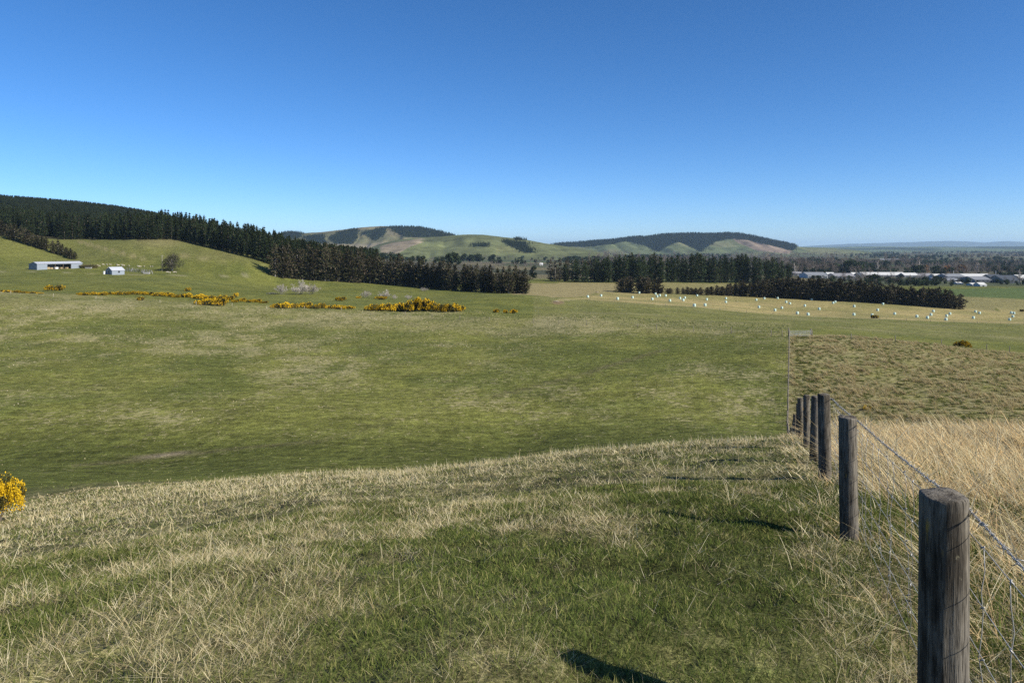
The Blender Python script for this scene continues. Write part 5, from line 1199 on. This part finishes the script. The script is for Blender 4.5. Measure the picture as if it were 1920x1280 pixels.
# ------------------------------------------------------------------ sheep
FLEECE = simple_mat('fleece', (0.40, 0.36, 0.28), 0.95, 0.05, 0.2, 6, bump=0.3)
def sheep_mesh(graze):
    bm = bmesh.new()
    def ell(c, s, rot=None):
        M = Matrix.Translation(c) @ (rot or Matrix()) @ Matrix.Diagonal((*s, 1)); bmesh.ops.create_icosphere(bm, subdivisions=2, radius=1, matrix=M)
    ell((0, 0, .62), (.52, .24, .25)); ell((-.3, 0, .64), (.26, .24, .25)); ell((.28, 0, .66), (.26, .22, .24))
    hd = (.72, 0, .28) if graze else (.74, 0, .92)
    nk = Vector((.56, 0, .56 if graze else .80)); ell(nk, (.2, .13, .17), Matrix.Rotation(.9 if graze else -.7, 4, 'Y')); ell(hd, (.16, .085, .095), Matrix.Rotation(1.0 if graze else .4, 4, 'Y'))
    for s in (-1, 1):
        ell((hd[0] - .1, s * .12, hd[2] + .06), (.035, .07, .03))
        for x in (-.34, .34):
            ell((x, s * .13, .42), (.09, .075, .16)); bmesh.ops.create_cone(bm, segments=7, cap_ends=True, radius1=.032, radius2=.05, depth=.42, matrix=Matrix.Translation((x, s * .13, .2)))
    ell((-.56, 0, .62), (.07, .05, .12))
    me = bpy.data.meshes.new('sheep'); bm.to_mesh(me); bm.free(); me.materials.append(FLEECE)
    for p in me.polygons: p.use_smooth = True
    return me
SHEEP = [sheep_mesh(True), sheep_mesh(False)]
def sheep():
    P = [(183,499),(186,500.5),(193,497.5),(200,497.5),(207,498),(219,498),(222,499),(229,498.5),(232,499.5),(242,500),(260,501),(263,501.5),(270,501),(282,501.5),(286,501.5),(314,512),(318,513),(327,512),(330,511.8),(203,504.5)]
    names = ['first', 'second', 'third', 'fourth', 'fifth', 'sixth', 'seventh', 'eighth', 'ninth', 'tenth', 'eleventh', 'twelfth', 'thirteenth', 'fourteenth', 'fifteenth']
    for i, (x, y) in enumerate(P):
        g = hit(x, y, 320, 520); gr = i % 3 != 1
        lab = ('%s grazing cream sheep from the flax, in the line behind the yards' % names[i] if gr else 'cream sheep with head up, %s from the flax behind the yards' % names[i]) if i < 15 else ['cream sheep below the lone tree, nearest its trunk', 'cream sheep below the lone tree, lowest of the four', 'cream sheep right of the lone tree trunk', 'rightmost cream sheep below the lone tree', 'cream sheep just above the gabled shed'][i - 15]
        o = obj('sheep', SHEEP[0 if gr else 1], None, (g.x, g.y, g.z), (0, 0, R.choice([0.2, 3.0, -0.4, 2.6, 3.5]) + R.uniform(-.3, .3)), (1.0,) * 3); tag(o, lab, 'sheep', 'sheep behind the stock yards')
        rm = o.modifiers.new('remesh', 'REMESH'); rm.mode = 'VOXEL'; rm.voxel_size = .05; rm.use_smooth_shade = True
sheep()

# ------------------------------------------------------------------ works and houses on the plain
WALLS = {k: simple_mat('wall_' + k, c, 0.7, 0.25, 0.08, 0.2) for k, c in dict(white=(0.52, 0.52, 0.50), grey=(0.20, 0.21, 0.225), beige=(0.28, 0.25, 0.20), dark=(0.06, 0.07, 0.085), mauve=(0.24, 0.235, 0.245)).items()}
def works(px0, px1, top, base, Y, wall, roof, label, pitch=0.14, depth=16, doors=2, name='works_building', cat='building'):
    cx = (px0 + px1) / 2; g_ = hit(cx, base, 560, 2600); X, Y, z = g_.x, g_.y, g_.z; Wd = (px1 - px0) / F * Y; H = (base - top) / F * Y
    zb = (HY - base) / F * Y; root = empty(name, (X, Y, z)); tag(root, label, cat); f = min(zb - z, 0); hr = min(max(depth * pitch, .35), H * 0.6); He = H - hr + (zb - z)
    x0, x1 = -Wd / 2, Wd / 2
    for (xa, xb, ya, yb, nm) in ((x0, x1, 0, .2, 'front_wall'), (x0, x1, depth - .2, depth, 'back_wall')): m = MB(); m.box(xa, xb, ya, yb, -3, He); m.build(nm, WALLS[wall], root)
    for x in (x0, x1 - .2):
        m = MB(); m.add([(x, .2, -3), (x, depth - .2, -3), (x, depth - .2, He), (x, depth / 2, He + hr - .1), (x, .2, He), (x + .2, .2, -3), (x + .2, depth - .2, -3), (x + .2, depth - .2, He), (x + .2, depth / 2, He + hr - .1), (x + .2, .2, He)], [(4,3,2,1,0), (5,6,7,8,9), (0,1,6,5), (1,2,7,6), (2,3,8,7), (3,4,9,8), (4,0,5,9)]); m.build('end_wall', WALLS[wall], root)
    for ya, za, yb, zb2 in ((-.4, He - .05, depth / 2, He + hr), (depth / 2, He + hr, depth + .4, He - .05)):
        m = MB(); m.add([(x0 - .3, ya, za), (x1 + .3, ya, za), (x1 + .3, yb, zb2), (x0 - .3, yb, zb2), (x0 - .3, ya, za + .15), (x1 + .3, ya, za + .15), (x1 + .3, yb, zb2 + .15), (x0 - .3, yb, zb2 + .15)], [(3,2,1,0), (4,5,6,7), (0,1,5,4), (1,2,6,5), (2,3,7,6), (3,0,4,7)]); m.build('roof', WALLS[roof], root)
    for k in range(doors):
        x = x0 + Wd * (k + .5) / doors; w = min(2.2, Wd * 0.14); m = MB(); m.box(x - w, x + w, -.06, -.005, -.2 + (zb - z), min(3.4, He * 0.7) + (zb - z)); m.build('door', WALLS['dark'], root)
    if doors > 2:
        for k in range(doors - 1): x = x0 + Wd * (k + 1) / doors; m = MB(); m.box(x - 1.2, x + 1.2, -.05, -.004, He * .55, He * .8); m.build('window', GLASS, root)
for a in [(1487,1506,510,517,760,'grey','mauve','low pale-roofed building at the edge of the tall pines'), (1515,1552,511,522,745,'white','grey','grey-roofed works with white bands behind the hedge'), (1553,1567,511,519,750,'white','white','short bright white block among the works'),
          (1567,1604,513,523,735,'mauve','mauve','long mauve-grey works roof'), (1600,1612,511,518,765,'white','white','little white building behind the mauve roof'), (1611,1621,512,520,770,'grey','dark','small dark-roofed building between white ones'), (1621,1702,511,519,790,'grey','white','longest white roof in the works'),
          (1696,1722,512,520,760,'grey','white','pale grey-fronted works in the middle of the row'), (1723,1753,513,520,770,'grey','mauve','white banded works left of the cream block'), (1754,1777,514,522,740,'white','white','cream white block with dark doors'), (1777,1811,514,523,750,'mauve','grey','grey works between cream block and bright white roof'),
          (1809,1863,514,521,800,'grey','white','brightest wide white roof at the works'), (1828,1860,519,530,740,'grey','grey','plain grey-walled works below the bright roof'), (1857,1881,515,528,760,'beige','dark','dark steep-roofed works with pale wall'), (1882,1913,517,531,735,'beige','dark','dark-roofed beige works near the picture edge'),
          (1916,1960,516,526,780,'white','white','white works cut by the picture edge'), (1757,1802,522,528,715,'grey','grey','low grey buildings in front of the cream block')]:
    works(*a[:7], a[7], depth=14 if a[1] - a[0] < 30 else 24, pitch=.2 if a[6] in ('white', 'dark') else .12, doors=2 if a[1] - a[0] < 30 else 4)
for a in [(1824,1836,531,536,670,'white','white','white cottage left of the pale power pole'), (1838,1850,530,537,668,'white','white','larger white cottage beside the power pole'), (1796,1806,529,533,690,'white','white','white cottage among dark shrubs'), (865,873,484,488,1150,'white','white','white farmhouse speck before the green hill'), (902,909,484,487,1150,'white','white','second white farmhouse before the green hill'),
          (772,800,483,487,1120,'beige','beige','long pale glasshouse roof behind the shelterbelt'), (815,838,486,489,1100,'beige','beige','low pale roof left of the big rounded tree'), (1128,1136,505,510,640,'white','white','white house glimpsed among the thin pines'), (1012,1018,493,498,900,'white','white','small white house left of the thin pines'), (1758,1772,492,495,1350,'white','white','far white shed on the plain, left of a pair'), (1780,1796,492,495,1350,'white','white','far white shed on the plain, right of a pair'), (1650,1686,485,491,1500,'grey','grey','large far grey shed on the plain')]:
    works(*a[:7], a[7], depth=9, pitch=.3, doors=1, name='house' if 'house' in a[7] or 'cottage' in a[7] else 'far_shed', cat='house' if 'house' in a[7] or 'cottage' in a[7] else 'shed')
# slender mast and chimney of the works
for x, b, t, lab in [(1788, 514, 508, 'thin pale flue above the grey works'), (1867, 516, 508, 'thin pale mast above the dark steep roof')]:
    g_ = hit(x, b + 4, 560, 2600); X, Y, zb = g_.x, g_.y, g_.z - .3; H = (HY - t) / F * Y - zb; m = MB(); m.bar((0, 0, 0), (0, 0, H), .35, .25, 8); m.bar((0, 0, H), (0, 0, H + .4), .4, .4, 8); o = m.build('flue', WALLS['white']); o.location = (X, Y, zb); tag(o, lab, 'flue')
# stump by the soil patch, fallen wood and stones on the flat
LOG = simple_mat('dead_wood', (0.30, 0.26, 0.21), 0.95, 0.05, 0.3, 3)
for x, b, lab, L_ in [(510, 551, 'pale fallen log left of the narrow grey shrub', 4.0), (1043, 566, 'pale scrap of wood on the bare brown soil patch', 2.2), (1120, 548.5, 'dead branch at the hedge end', 2.0)]:
    p = hit(x, b, 215, 460); m = MB(); m.tube([(-L_ / 2, 0, .15), (0, .1, .22), (L_ / 2, -.1, .15)], [.16, .2, .1], 7); m.tube([(0, .1, .2), (.5, .3, .7)], [.08, .03], 5); o = m.build('fallen_log', LOG, smooth=True); o.location = p; o.rotation_euler = (0, 0, R.uniform(-.4, .4)); tag(o, lab, 'log')
